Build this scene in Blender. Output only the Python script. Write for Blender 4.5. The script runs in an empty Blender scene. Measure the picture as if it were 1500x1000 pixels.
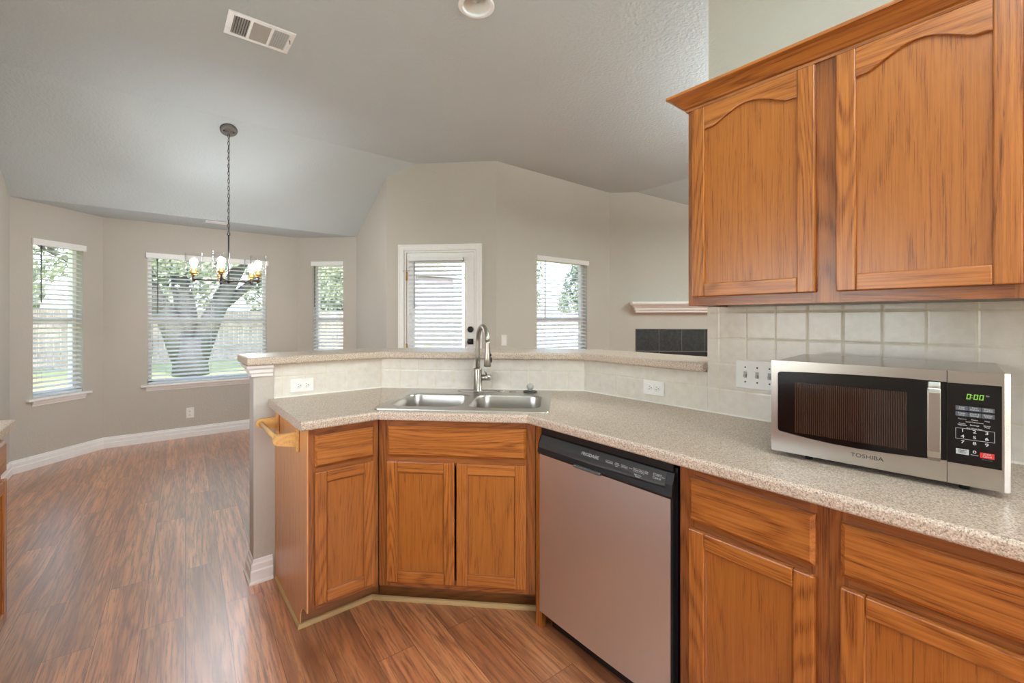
import bpy, bmesh, math, random
from mathutils import Vector, Matrix

random.seed(7)
PI = math.pi
R2 = math.sqrt(2.0)
C = bpy.context.scene.collection
sc = bpy.context.scene

# ------------------------------------------------------------------ camera
CAM_H = 1.322
cam_d = bpy.data.cameras.new('camera')
cam_d.sensor_width = 36.0
cam_d.lens = 15.49
cam_d.shift_y = -0.0221
cam_d.clip_start = 0.02
cam_d.clip_end = 300
cam = bpy.data.objects.new('camera', cam_d)
C.objects.link(cam)
cam.location = (0, 0, CAM_H)
cam.rotation_euler = (PI / 2, 0, -math.radians(39.04))
sc.camera = cam

# ------------------------------------------------------------------ world, sun, exposure
SKY = 1.0
world = bpy.data.worlds.new('world')
sc.world = world
world.use_nodes = True
wn = world.node_tree
wn.nodes.clear()
wo = wn.nodes.new('ShaderNodeOutputWorld')
wb = wn.nodes.new('ShaderNodeBackground')
ws = wn.nodes.new('ShaderNodeTexSky')
ws.sky_type = 'NISHITA'
ws.sun_disc = False
ws.sun_elevation = math.radians(50)
ws.sun_rotation = math.radians(180)
ws.dust_density = 3.0
ws.ozone_density = 1.0
wb.inputs['Strength'].default_value = SKY
wn.links.new(ws.outputs[0], wb.inputs[0])
wn.links.new(wb.outputs[0], wo.inputs[0])

sun_d = bpy.data.lights.new('sun', 'SUN')
sun_d.energy = 4.8
sun_d.angle = math.radians(2)
sun_d.color = (1.0, 0.95, 0.88)
sun = bpy.data.objects.new('sun', sun_d)
C.objects.link(sun)
sun.rotation_euler = (math.radians(38), 0, math.radians(-12))


def area(name, loc, rot, sx, sy, watts, col=(1, 1, 1)):
    d = bpy.data.lights.new(name, 'AREA')
    d.shape = 'RECTANGLE'
    d.size = sx
    d.size_y = sy
    d.energy = watts
    d.color = col
    o = bpy.data.objects.new(name, d)
    C.objects.link(o)
    o.location = loc
    o.rotation_euler = rot
    return o


# added fill lights at made-up pendants and made-up windows, all out of frame
COOL = (0.78, 0.94, 1.0)
area('kitchen_fill_down', (0.35, -0.5, 2.62), (0, 0, 0), 1.3, 0.7, 12, (1.0, 0.97, 0.93))
area('kitchen_fill_up', (0.35, -0.5, 2.70), (PI, 0, 0), 1.3, 0.7, 150, COOL)
area('living_fill_down', (3.9, 0.2, 2.47), (0, 0, 0), 1.2, 1.2, 60, (0.97, 0.99, 0.96))
area('living_fill_up', (3.9, 0.2, 2.56), (PI, 0, 0), 1.2, 1.2, 205, (0.84, 0.96, 1.0))
area('side_fill_light', (-1.16, 1.35, 1.42), (0, -PI / 2, 0), 0.82, 1.42, 16, (0.97, 0.98, 1.0))
area('rear_fill_light', (0.5, -1.96, 1.5), (PI / 2, 0, 0), 1.52, 1.22, 14, (0.98, 0.98, 1.0))

sc.view_settings.view_transform = 'Standard'
sc.view_settings.look = 'None'
sc.view_settings.gamma = 1.0
sc.view_settings.exposure = 0.0
sc.view_settings.use_curve_mapping = False
sc.cycles.max_bounces = 10
sc.cycles.diffuse_bounces = 5
sc.cycles.glossy_bounces = 4
sc.cycles.transparent_max_bounces = 16
sc.cycles.sample_clamp_indirect = 6.0
sc.cycles.caustics_reflective = False
sc.cycles.caustics_refractive = False


# ------------------------------------------------------------------ materials
def srgb(r, g, b):
    def f(c):
        c = c / 255.0
        return c / 12.92 if c <= 0.04045 else ((c + 0.055) / 1.055) ** 2.4
    return (f(r), f(g), f(b), 1.0)


class NT:
    def __init__(s, name):
        s.m = bpy.data.materials.new(name)
        s.m.use_nodes = True
        s.t = s.m.node_tree
        s.b = s.t.nodes['Principled BSDF']
        s.out = s.t.nodes['Material Output']

    def n(s, typ, **kw):
        x = s.t.nodes.new(typ)
        for k, v in kw.items():
            if k.startswith('i_'):
                x.inputs[k[2:].replace('_', ' ')].default_value = v
            else:
                setattr(x, k, v)
        return x

    def l(s, a, b):
        s.t.links.new(a, b)

    def coord(s, scale=(1, 1, 1), rot=(0, 0, 0), kind='Object', rnd=False, loc=(0, 0, 0)):
        tc = s.n('ShaderNodeTexCoord')
        src = tc.outputs[kind]
        if rnd:
            oi = s.n('ShaderNodeObjectInfo')
            sv = s.n('ShaderNodeVectorMath', operation='SCALE')
            sv.inputs[0].default_value = (17.3, 9.1, 23.7)
            s.l(oi.outputs['Random'], sv.inputs['Scale'])
            ad = s.n('ShaderNodeVectorMath', operation='ADD')
            s.l(src, ad.inputs[0])
            s.l(sv.outputs[0], ad.inputs[1])
            src = ad.outputs[0]
        mp = s.n('ShaderNodeMapping')
        mp.inputs['Scale'].default_value = scale
        mp.inputs['Rotation'].default_value = rot
        mp.inputs['Location'].default_value = loc
        s.l(src, mp.inputs['Vector'])
        return mp.outputs[0]

    def noise(s, vec, scale, detail=2, rough=0.5, dist=0.0):
        x = s.n('ShaderNodeTexNoise')
        x.inputs['Scale'].default_value = scale
        x.inputs['Detail'].default_value = detail
        x.inputs['Roughness'].default_value = rough
        x.inputs['Distortion'].default_value = dist
        s.l(vec, x.inputs['Vector'])
        return x.outputs['Fac']

    def math(s, op, a, b=None, clamp=False):
        x = s.n('ShaderNodeMath', operation=op)
        x.use_clamp = clamp
        for i, v in enumerate((a, b)):
            if v is None:
                continue
            if isinstance(v, (int, float)):
                x.inputs[i].default_value = v
            else:
                s.l(v, x.inputs[i])
        return x.outputs[0]

    def ramp(s, fac, stops):
        x = s.n('ShaderNodeValToRGB')
        e = x.color_ramp.elements
        while len(e) > 1:
            e.remove(e[-1])
        e[0].position = stops[0][0]
        e[0].color = stops[0][1]
        for p, c in stops[1:]:
            q = e.new(p)
            q.color = c
        s.l(fac, x.inputs[0])
        return x.outputs[0]

    def mix(s, fac, a, b, blend='MIX'):
        x = s.n('ShaderNodeMix', data_type='RGBA', blend_type=blend)
        for sock, v in ((x.inputs[0], fac), (x.inputs[6], a), (x.inputs[7], b)):
            if isinstance(v, (int, float, tuple)):
                sock.default_value = v
            else:
                s.l(v, sock)
        return x.outputs[2]

    def bump(s, height, strength=0.2, dist=0.002):
        x = s.n('ShaderNodeBump')
        x.inputs['Strength'].default_value = strength
        x.inputs['Distance'].default_value = dist
        s.l(height, x.inputs['Height'])
        s.l(x.outputs[0], s.b.inputs['Normal'])

    def base(s, v):
        if isinstance(v, tuple):
            s.b.inputs['Base Color'].default_value = v
        else:
            s.l(v, s.b.inputs['Base Color'])

    def set(s, rough=0.5, metal=0.0, spec=0.5, **kw):
        s.b.inputs['Roughness'].default_value = rough
        s.b.inputs['Metallic'].default_value = metal
        s.b.inputs['Specular IOR Level'].default_value = spec
        for k, v in kw.items():
            s.b.inputs[k.replace('_', ' ')].default_value = v
        return s


def plain(name, col, rough=0.5, metal=0.0, spec=0.5, **kw):
    t = NT(name)
    c = t.coord(rnd=True)
    n = t.noise(c, 35, 2)
    v = t.ramp(n, [(0.3, tuple(x * 0.96 for x in col[:3]) + (1,)), (0.7, col)])
    t.base(v)
    t.set(rough, metal, spec, **kw)
    return t.m


def painted(name, col, scale, strength, dist, rough=0.75):
    t = NT(name)
    c = t.coord()
    n = t.noise(c, scale, 4, 0.6)
    n2 = t.noise(c, 1.3, 2)
    v = t.ramp(n2, [(0.3, tuple(x * 0.97 for x in col[:3]) + (1,)), (0.7, col)])
    t.base(v)
    t.bump(n, strength, dist)
    t.set(rough, 0, 0.3)
    return t.m


M = {}
M['wall'] = painted('wall_paint', srgb(198, 191, 180), 55, 0.6, 0.005)
M['ceiling'] = painted('ceiling_texture', srgb(199, 206, 206), 48, 0.8, 0.007, 0.9)
M['trim'] = plain('white_trim_paint', srgb(250, 249, 247), 0.35)
M['plastic'] = plain('white_plastic', srgb(246, 244, 240), 0.35)
M['plasticdark'] = plain('slot_dark', srgb(40, 38, 36), 0.5)
M['black'] = plain('black_gloss', srgb(9, 9, 10), 0.12, 0, 0.5)
M['blackm'] = plain('black_matt', srgb(16, 16, 17), 0.45)
M['charcoal'] = plain('charcoal_panel', srgb(92, 92, 90), 0.3)
M['gunmetal'] = plain('gunmetal', srgb(78, 74, 70), 0.42, 0.6)
M['brass'] = plain('brass', srgb(214, 166, 84), 0.28, 0.9)
M['canopy'] = plain('canopy_metal', srgb(120, 116, 110), 0.45, 0.6)
M['nickel'] = plain('brushed_nickel', srgb(170, 163, 153), 0.32, 1.0)
M['rubber'] = plain('dark_rubber', srgb(25, 25, 25), 0.6)
M['caulk'] = plain('caulk', srgb(238, 235, 226), 0.5)
M['greytext'] = plain('grey_print', srgb(205, 205, 205), 0.5)
M['darktext'] = plain('dark_print', srgb(45, 44, 44), 0.4)
M['red'] = plain('red_button', srgb(205, 40, 35), 0.4)
M['palebtn'] = plain('pale_button', srgb(190, 192, 192), 0.4)
M['greybtn'] = plain('grey_button', srgb(84, 88, 96), 0.4)
M['teal'] = plain('teal_print', srgb(30, 120, 110), 0.4)


def steel(name, col, r0, axis):
    t = NT(name)
    sca = {'x': (4, 900, 900), 'z': (900, 900, 4), 'r': (40, 40, 40)}[axis]
    c = t.coord(scale=sca)
    n = t.noise(c, 1.0, 3, 0.6)
    r = t.math('ADD', t.math('MULTIPLY', n, 0.03), r0)
    t.l(r, t.b.inputs['Roughness'])
    t.base(t.ramp(n, [(0.3, tuple(x * 0.975 for x in col[:3]) + (1,)), (0.7, col)]))
    t.b.inputs['Metallic'].default_value = 1.0
    return t.m


M['steel'] = steel('brushed_steel', srgb(192, 187, 180), 0.24, 'x')
M['steelv'] = steel('brushed_steel_vertical', srgb(226, 222, 216), 0.42, 'z')
M['sinksteel'] = steel('satin_sink_steel', srgb(192, 188, 181), 0.30, 'r')


def oak(name, axis, dark, mid, light, seed=0.0, freq=150.0, amp=0.6, st=0.10):
    """oak with cathedral figure and open pores; axis = grain direction in object space"""
    t = NT(name)
    k = {'z': (1, 1, st), 'x': (st, 1, 1), 'y': (1, st, 1)}[axis]
    kp = {'z': (1, 1, 0.022), 'x': (0.022, 1, 1), 'y': (1, 0.022, 1)}[axis]
    kf = {'z': (1, 1, 0.008), 'x': (0.008, 1, 1), 'y': (1, 0.008, 1)}[axis]
    c = t.coord(scale=k, rnd=True, loc=(seed, seed, seed))
    cp = t.coord(scale=kp, rnd=True, loc=(seed, seed, seed))
    cf = t.coord(scale=kf, rnd=True, loc=(seed, seed, seed))
    n1 = t.noise(c, 4.5, 2, 0.4, 0.2)
    rings = t.math('SINE', t.math('MULTIPLY', n1, freq))
    rings = t.math('ADD', t.math('MULTIPLY', rings, 0.5), 0.5)
    rings = t.math('POWER', rings, 2.2)
    pores = t.noise(cp, 420, 3, 0.7)
    fine = t.noise(cf, 150, 3, 0.65)
    tone = t.noise(c, 1.6, 2)
    a = t.mix(t.math('MULTIPLY', rings, amp), light, mid)
    a = t.mix(t.ramp(fine, [(0.40, (0.55, 0.55, 0.55, 1)), (0.56, (0, 0, 0, 1))]), a, mid)
    pf = t.ramp(pores, [(0.40, (1, 1, 1, 1)), (0.50, (0, 0, 0, 1))])
    pfac = t.math('MULTIPLY', pf, t.math('ADD', t.math('MULTIPLY', rings, 0.60), 0.26))
    b = t.mix(pfac, a, dark)
    cc = t.mix(t.math('MULTIPLY', tone, 0.25), b, mid)
    t.base(cc)
    t.bump(pores, 0.14, 0.0008)
    t.set(0.33, 0, 0.5)
    t.b.inputs['Coat Weight'].default_value = 0.25
    t.b.inputs['Coat Roughness'].default_value = 0.22
    return t.m


OD, OM, OL = srgb(84, 40, 12), srgb(146, 80, 28), srgb(186, 114, 50)
M['oakv'] = oak('oak_vertical_grain', 'z', OD, OM, OL, 0.0, 260.0, 0.7)
M['oakh'] = oak('oak_horizontal_grain', 'x', OD, OM, OL, 3.1, 240.0, 0.7)
M['oaky'] = oak('oak_depth_grain', 'y', OD, OM, OL, 5.7)
M['oakp'] = oak('oak_panel_veneer', 'z', srgb(110, 60, 22), srgb(156, 88, 32), srgb(172, 104, 43), 8.3, 210.0, 0.30, 0.06)
M['oakfv'] = oak('oak_face_frame_vertical', 'z', srgb(76, 36, 12), srgb(128, 70, 30), srgb(164, 98, 48), 4.4, 240.0, 0.7)
M['oakfh'] = oak('oak_face_frame_horizontal', 'x', srgb(76, 36, 12), srgb(128, 70, 30), srgb(164, 98, 48), 7.7, 240.0, 0.7)
M['oakend_lit'] = oak('oak_end_lit', 'z', srgb(150, 90, 48), srgb(208, 140, 82), srgb(228, 168, 110), 1.9, 200.0, 0.25, 0.05)  # lit copy of the cabinet oak: light on the end panel put into colour
M['oakfp'] = plain('oak_bead', srgb(140, 80, 30), 0.35)
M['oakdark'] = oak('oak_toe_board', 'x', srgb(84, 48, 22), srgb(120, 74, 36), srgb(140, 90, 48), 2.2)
M['pine'] = oak('pale_pine', 'y', srgb(176, 122, 60), srgb(212, 160, 92), srgb(226, 180, 112), 6.1)
M['shoe'] = plain('shoe_moulding_wood', srgb(196, 166, 112), 0.5)


def laminate():
    t = NT('speckled_laminate')
    c = t.coord()
    n = t.noise(c, 260, 3, 0.75)
    v = t.n('ShaderNodeTexVoronoi')
    v.inputs['Scale'].default_value = 240
    t.l(c, v.inputs['Vector'])
    n3 = t.noise(c, 90, 3, 0.7)
    a = t.ramp(n, [(0.36, srgb(98, 82, 70)), (0.44, srgb(182, 161, 141)), (0.54, srgb(206, 187, 168)), (0.64, srgb(236, 223, 208))])
    b = t.mix(t.ramp(n3, [(0.35, (0, 0, 0, 1)), (0.65, (0.3, 0.3, 0.3, 1))]), a, srgb(200, 180, 159))
    t.base(b)
    t.set(0.38, 0, 0.5)
    t.bump(n, 0.05, 0.0005)
    return t.m


M['laminate'] = laminate()


def tile():
    """glazed square wall tile; object x runs along the wall, z is height above the counter"""
    t = NT('cream_wall_tile')
    P = 0.1094
    g = 0.0030
    tc = t.n('ShaderNodeTexCoord')
    sp = t.n('ShaderNodeSeparateXYZ')
    t.l(tc.outputs['Object'], sp.inputs[0])

    def line(sock, off):
        a = t.math('ADD', sock, off)
        f = t.math('FRACT', t.math('DIVIDE', a, P))
        d = t.math('ABSOLUTE', t.math('SUBTRACT', f, 0.5))
        return t.math('MULTIPLY', t.math('SUBTRACT', 0.5, d), P)
    dx = line(sp.outputs['X'], 10 * P)
    dz = line(sp.outputs['Z'], 0.0016 + 10 * P)
    d = t.math('MINIMUM', dx, dz)
    mask = t.ramp(t.math('DIVIDE', d, g), [(0.35, (0, 0, 0, 1)), (0.75, (1, 1, 1, 1))])
    c = t.coord()
    n = t.noise(c, 30, 3, 0.6)
    n2 = t.noise(c, 90, 2, 0.6)
    ft = t.ramp(n, [(0.3, srgb(220, 212, 200)), (0.7, srgb(230, 223, 212))])
    gr = t.ramp(n, [(0.3, srgb(212, 202, 172)), (0.7, srgb(232, 226, 206))])
    t.base(t.mix(mask, gr, ft))
    h = t.math('ADD', t.math('MULTIPLY', t.ramp(t.math('DIVIDE', d, 0.006), [(0.1, (0, 0, 0, 1)), (1, (1, 1, 1, 1))]), 0.8),
               t.math('ADD', t.math('MULTIPLY', n, 0.5), t.math('MULTIPLY', n2, 0.22)))
    t.bump(h, 0.5, 0.0022)
    rr = t.math('SUBTRACT', 0.6, t.math('MULTIPLY', mask, 0.42))
    t.l(rr, t.b.inputs['Roughness'])
    return t.m


M['tile'] = tile()


def floor_mat():
    t = NT('wood_plank_floor')
    a = math.radians(90 + 2.5)
    c = t.coord(rot=(0, 0, a))
    br = t.n('ShaderNodeTexBrick')
    br.offset = 0.37
    br.inputs['Color1'].default_value = (0, 0, 0, 1)
    br.inputs['Color2'].default_value = (1, 1, 1, 1)
    br.inputs['Mortar'].default_value = (0.5, 0.5, 0.5, 1)
    br.inputs['Scale'].default_value = 1.0
    br.inputs['Mortar Size'].default_value = 0.0011
    br.inputs['Mortar Smooth'].default_value = 0.2
    br.inputs['Brick Width'].default_value = 1.22
    br.inputs['Row Height'].default_value = 0.149
    t.l(c, br.inputs['Vector'])
    tone = br.outputs['Color']
    sv = t.n('ShaderNodeVectorMath', operation='SCALE')
    sv.inputs[0].default_value = (31.0, 17.0, 5.0)
    t.l(tone, sv.inputs['Scale'])
    ad = t.n('ShaderNodeVectorMath', operation='ADD')
    t.l(c, ad.inputs[0])
    t.l(sv.outputs[0], ad.inputs[1])
    mp = t.n('ShaderNodeMapping')
    mp.inputs['Scale'].default_value = (0.085, 1, 1)
    t.l(ad.outputs[0], mp.inputs['Vector'])
    n1 = t.noise(mp.outputs[0], 6.5, 2, 0.45, 0.15)
    rings = t.math('SINE', t.math('MULTIPLY', n1, 70.0))
    rings = t.math('ADD', t.math('MULTIPLY', rings, 0.5), 0.5)
    mp2 = t.n('ShaderNodeMapping')
    mp2.inputs['Scale'].default_value = (0.05, 1, 1)
    t.l(ad.outputs[0], mp2.inputs['Vector'])
    n2 = t.noise(mp2.outputs[0], 120, 4, 0.7)
    n3 = t.noise(mp.outputs[0], 3.5, 2, 0.5)
    n4 = t.noise(mp2.outputs[0], 22, 3, 0.6)
    col = t.ramp(n4, [(0.28, srgb(160, 94, 58)), (0.5, srgb(208, 134, 86)), (0.72, srgb(230, 162, 110))])
    col = t.mix(t.math('MULTIPLY', t.math('POWER', rings, 3.0), 0.45), col, srgb(116, 66, 40))
    col = t.mix(t.ramp(n2, [(0.36, (0.8, 0.8, 0.8, 1)), (0.52, (0, 0, 0, 1))]), col, srgb(112, 64, 40))
    col = t.mix(t.ramp(n3, [(0.3, (0.45, 0.45, 0.45, 1)), (0.55, (0, 0, 0, 1))]), col, srgb(126, 78, 52))
    tf = t.ramp(tone, [(0, (0.90, 0.89, 0.88, 1)), (1, (1.12, 1.12, 1.12, 1))])
    col = t.mix(1.0, col, tf, 'MULTIPLY')
    col = t.mix(br.outputs['Fac'], col, srgb(64, 38, 26))
    t.base(col)
    h = t.math('SUBTRACT', t.math('MULTIPLY', n2, 0.4), t.math('MULTIPLY', br.outputs['Fac'], 1.0))
    t.bump(h, 0.25, 0.0012)
    t.set(0.38, 0, 0.8)
    t.b.inputs['Coat Weight'].default_value = 1.0
    t.b.inputs['Coat IOR'].default_value = 2.0
    t.b.inputs['Coat Roughness'].default_value = 0.33
    return t.m


M['floor'] = floor_mat()


def glass(name, refl=0.5, tint=(1, 1, 1, 1), rough=0.0):
    t = NT(name)
    t.t.nodes.remove(t.b)
    tr = t.n('ShaderNodeBsdfTransparent')
    tr.inputs[0].default_value = tint
    gl = t.n('ShaderNodeBsdfGlossy')
    gl.inputs['Roughness'].default_value = rough
    fr = t.n('ShaderNodeLayerWeight')
    mx = t.n('ShaderNodeMixShader')
    f = t.math('ADD', t.math('MULTIPLY', t.math('POWER', fr.outputs['Facing'], 4.0), refl), 0.015, True)
    t.l(f, mx.inputs[0])
    t.l(tr.outputs[0], mx.inputs[1])
    t.l(gl.outputs[0], mx.inputs[2])
    t.l(mx.outputs[0], t.out.inputs[0])
    return t.m


M['glass'] = glass('window_glass', 0.6)
M['shade'] = glass('clear_shade_glass', 0.7, (0.99, 0.99, 0.99, 1))


def slat_mat():
    t = NT('blind_slat')
    t.base(srgb(248, 249, 250))
    t.set(0.45, 0, 0.4)
    tl = t.n('ShaderNodeBsdfTranslucent')
    tl.inputs[0].default_value = srgb(225, 228, 228)
    mx = t.n('ShaderNodeMixShader')
    mx.inputs[0].default_value = 0.22
    t.l(t.b.outputs[0], mx.inputs[1])
    t.l(tl.outputs[0], mx.inputs[2])
    t.l(mx.outputs[0], t.out.inputs[0])
    return t.m


M['slat'] = slat_mat()


def emit(name, col, strength):
    t = NT(name)
    t.base((0.04, 0.04, 0.04, 1))
    t.b.inputs['Emission Color'].default_value = col
    t.b.inputs['Emission Strength'].default_value = strength
    return t.m


M['bulb'] = emit('lit_bulb', (0.93, 0.96, 1.0, 1), 215.0)
M['lcd'] = emit('green_display', srgb(150, 235, 20), 0.62)
M['bulboff'] = plain('frosted_bulb', srgb(190, 188, 184), 0.3)


def slate():
    t = NT('black_slate_tile')
    c = t.coord()
    n = t.noise(c, 40, 4, 0.6)
    t.base(t.ramp(n, [(0.35, srgb(30, 32, 33)), (0.65, srgb(56, 57, 56))]))
    t.set(0.4)
    return t.m


M['slate'] = slate()


def mwglass():
    t = NT('microwave_window_mesh')
    c = t.coord()
    w = t.n('ShaderNodeTexWave', wave_type='BANDS', bands_direction='X')
    w.inputs['Scale'].default_value = 68
    w.inputs['Distortion'].default_value = 0
    t.l(c, w.inputs['Vector'])
    t.base(t.ramp(w.outputs['Fac'], [(0.3, srgb(24, 16, 14)), (0.9, srgb(66, 46, 38))]))
    t.set(0.1, 0, 0.6)
    return t.m


M['mwmesh'] = mwglass()
M['togglegrey'] = plain('toggle_plastic', srgb(176, 172, 164), 0.4)
M['knob'] = plain('smoky_clear_plastic', srgb(190, 186, 180), 0.12)


def foliage(name, c1, c2):
    t = NT(name)
    oi = t.coord()
    n = t.noise(oi, 1.7, 3)
    t.base(t.ramp(n, [(0.3, c1), (0.7, c2)]))
    t.set(0.6, 0, 0.3)
    return t.m


M['leaf'] = foliage('tree_leaves', srgb(140, 150, 136), srgb(168, 176, 160))
M['hedge'] = foliage('hedge_leaves', srgb(134, 144, 128), srgb(164, 172, 154))
M['bark'] = foliage('tree_bark', srgb(66, 65, 66), srgb(92, 91, 91))
M['grass'] = foliage('lawn_grass', srgb(138, 156, 96), srgb(164, 176, 118))
M['fence'] = foliage('fence_boards', srgb(136, 128, 124), srgb(166, 158, 154))
M['brick'] = foliage('house_brick', srgb(136, 122, 132), srgb(156, 144, 152))
M['roof'] = foliage('roof_shingle', srgb(120, 116, 120), srgb(146, 142, 144))


# ------------------------------------------------------------------ mesh helpers
class MB:
    """collects geometry, then links it as ONE mesh object"""
    def __init__(s):
        s.bm = bmesh.new()

    def face(s, pts, m=0, smooth=False):
        vs = [s.bm.verts.new(p) for p in pts]
        f = s.bm.faces.new(vs)
        f.material_index = m
        f.smooth = smooth
        return f

    def box(s, x0, x1, y0, y1, z0, z1, m=0, bev=0.0, seg=2):
        if x1 < x0: x0, x1 = x1, x0
        if y1 < y0: y0, y1 = y1, y0
        if z1 < z0: z0, z1 = z1, z0
        vs = [s.bm.verts.new(p) for p in ((x0, y0, z0), (x1, y0, z0), (x1, y1, z0), (x0, y1, z0),
                                         (x0, y0, z1), (x1, y0, z1), (x1, y1, z1), (x0, y1, z1))]
        fs = []
        for idx in ((0, 3, 2, 1), (4, 5, 6, 7), (0, 1, 5, 4), (1, 2, 6, 5), (2, 3, 7, 6), (3, 0, 4, 7)):
            f = s.bm.faces.new([vs[i] for i in idx])
            f.material_index = m
            fs.append(f)
        if bev > 0:
            es = list({e for f in fs for e in f.edges})
            r = bmesh.ops.bevel(s.bm, geom=es, offset=bev, segments=seg, affect='EDGES', profile=0.5)
            for f in r['faces']:
                f.material_index = m
        return s

    def prism(s, pts, z0, z1, m=0, axis='z'):
        """closed polygon (ccw) extruded from z0 to z1 along axis"""
        def P(a, b, c):
            return {'z': (a, b, c), 'y': (a, c, b), 'x': (c, a, b)}[axis]
        lo = [s.bm.verts.new(P(x, y, z0)) for x, y in pts]
        hi = [s.bm.verts.new(P(x, y, z1)) for x, y in pts]
        n = len(pts)
        fs = [s.bm.faces.new(lo[::-1]), s.bm.faces.new(hi)]
        for i in range(n):
            j = (i + 1) % n
            fs.append(s.bm.faces.new([lo[i], lo[j], hi[j], hi[i]]))
        for f in fs:
            f.material_index = m
        return s

    def lathe(s, prof, c=(0, 0, 0), axis='z', n=24, m=0, smooth=True, mat=None, caps=(True, True)):
        """prof = [(r, h)...]"""
        rings = []
        for r, h in prof:
            ring = []
            for i in range(n):
                a = 2 * PI * i / n
                p = {'z': (r * math.cos(a), r * math.sin(a), h), 'y': (r * math.cos(a), h, r * math.sin(a)),
                     'x': (h, r * math.cos(a), r * math.sin(a))}[axis]
                p = Vector(p)
                if mat is not None:
                    p = mat @ p
                ring.append(s.bm.verts.new(p + Vector(c)))
            rings.append(ring)
        for a, b in zip(rings, rings[1:]):
            for i in range(n):
                j = (i + 1) % n
                f = s.bm.faces.new([a[i], a[j], b[j], b[i]])
                f.material_index = m
                f.smooth = smooth
        for ring, (r, h), cp_ in ((rings[0], prof[0], caps[0]), (rings[-1], prof[-1], caps[1])):
            if r > 1e-6 and cp_:
                f = s.bm.faces.new(ring)
                f.material_index = m
        return s

    def tube(s, pts, r, n=12, m=0, closed=False, cap=True):
        pts = [Vector(p) for p in pts]
        rs = r if isinstance(r, (list, tuple)) else [r] * len(pts)
        k = len(pts)
        rings = []
        up = None
        for i, p in enumerate(pts):
            if closed:
                d = (pts[(i + 1) % k] - pts[i - 1]).normalized()
            else:
                d = (pts[min(i + 1, k - 1)] - pts[max(i - 1, 0)]).normalized()
            if up is None:
                up = Vector((0, 0, 1)) if abs(d.z) < 0.9 else Vector((1, 0, 0))
            a = d.cross(up).normalized()
            b = a.cross(d).normalized()
            up = b
            rings.append([s.bm.verts.new(p + rs[i] * (math.cos(2 * PI * j / n) * a + math.sin(2 * PI * j / n) * b)) for j in range(n)])
        pairs = list(zip(rings, rings[1:])) + ([(rings[-1], rings[0])] if closed else [])
        for ra, rb in pairs:
            for j in range(n):
                q = (j + 1) % n
                f = s.bm.faces.new([ra[j], ra[q], rb[q], rb[j]])
                f.smooth = True
                f.material_index = m
        if cap and not closed:
            for ring in (rings[0], rings[-1]):
                f = s.bm.faces.new(ring)
                f.material_index = m
        return s

    def sphere(s, c, r, m=0, sx=1, sy=1, sz=1, n=20):
        ret = bmesh.ops.create_uvsphere(s.bm, u_segments=n, v_segments=n // 2, radius=r)
        for v in ret['verts']:
            v.co = Vector((v.co.x * sx, v.co.y * sy, v.co.z * sz)) + Vector(c)
            for f in v.link_faces:
                f.smooth = True
                f.material_index = m
        return s

    def sweep(s, path, prof, fn=None, closed=False, m=0, left=True):
        """prof [(d, w)] is carried along the 2-D path; d is offset to the left of travel, w is out of plane"""
        if fn is None:
            fn = lambda u, v, w: (u, v, w)
        k = len(path)
        sg = 1 if left else -1
        rings = []
        for i in range(k):
            p = Vector(path[i])
            ds = []
            if closed or i > 0:
                ds.append((p - Vector(path[i - 1])).normalized())
            if closed or i < k - 1:
                ds.append((Vector(path[(i + 1) % k]) - p).normalized())
            ns = [Vector((-d.y, d.x)) * sg for d in ds]
            if len(ns) == 2:
                b = (ns[0] + ns[1])
                b = b / (1 + ns[0].dot(ns[1]))
            else:
                b = ns[0]
            rings.append([s.bm.verts.new(fn(p.x + b.x * d, p.y + b.y * d, w)) for d, w in prof])
        q = len(prof)
        pairs = list(zip(rings, rings[1:])) + ([(rings[-1], rings[0])] if closed else [])
        for a, b in pairs:
            for j in range(q):
                jj = (j + 1) % q
                f = s.bm.faces.new([a[j], a[jj], b[jj], b[j]])
                f.material_index = m
        if not closed:
            for ring in (rings[0], rings[-1]):
                f = s.bm.faces.new(ring)
                f.material_index = m
        return s

    def build(s, name, mats, parent=None, mat=None, bevel=None, smooth=None):
        bmesh.ops.recalc_face_normals(s.bm, faces=s.bm.faces[:])
        me = bpy.data.meshes.new(name)
        s.bm.to_mesh(me)
        s.bm.free()
        if not isinstance(mats, (list, tuple)):
            mats = [mats]
        for x in mats:
            me.materials.append(x)
        o = bpy.data.objects.new(name, me)
        C.objects.link(o)
        if parent is not None:
            o.parent = parent
        if mat is not None:
            o.matrix_world = mat
        if bevel:
            b = o.modifiers.new('bevel', 'BEVEL')
            b.width = bevel
            b.segments = 3
            b.limit_method = 'ANGLE'
            b.angle_limit = math.radians(35)
            b.harden_normals = False
        return o


def frame(x, y, z, deg):
    return Matrix.Translation((x, y, z)) @ Matrix.Rotation(math.radians(deg), 4, 'Z')


def tag(o, label, cat, group=None, kind=None):
    o['label'] = label
    o['category'] = cat
    if group:
        o['group'] = group
    if kind:
        o['kind'] = kind
    return o


def struct(o):
    o['kind'] = 'structure'
    return o


def thing(name, label, cat, mat=None, group=None):
    o = bpy.data.objects.new(name, None)
    o.empty_display_size = 0.1
    C.objects.link(o)
    o.matrix_world = mat if mat is not None else Matrix.Identity(4)
    tag(o, label, cat, group)
    return o


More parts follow.
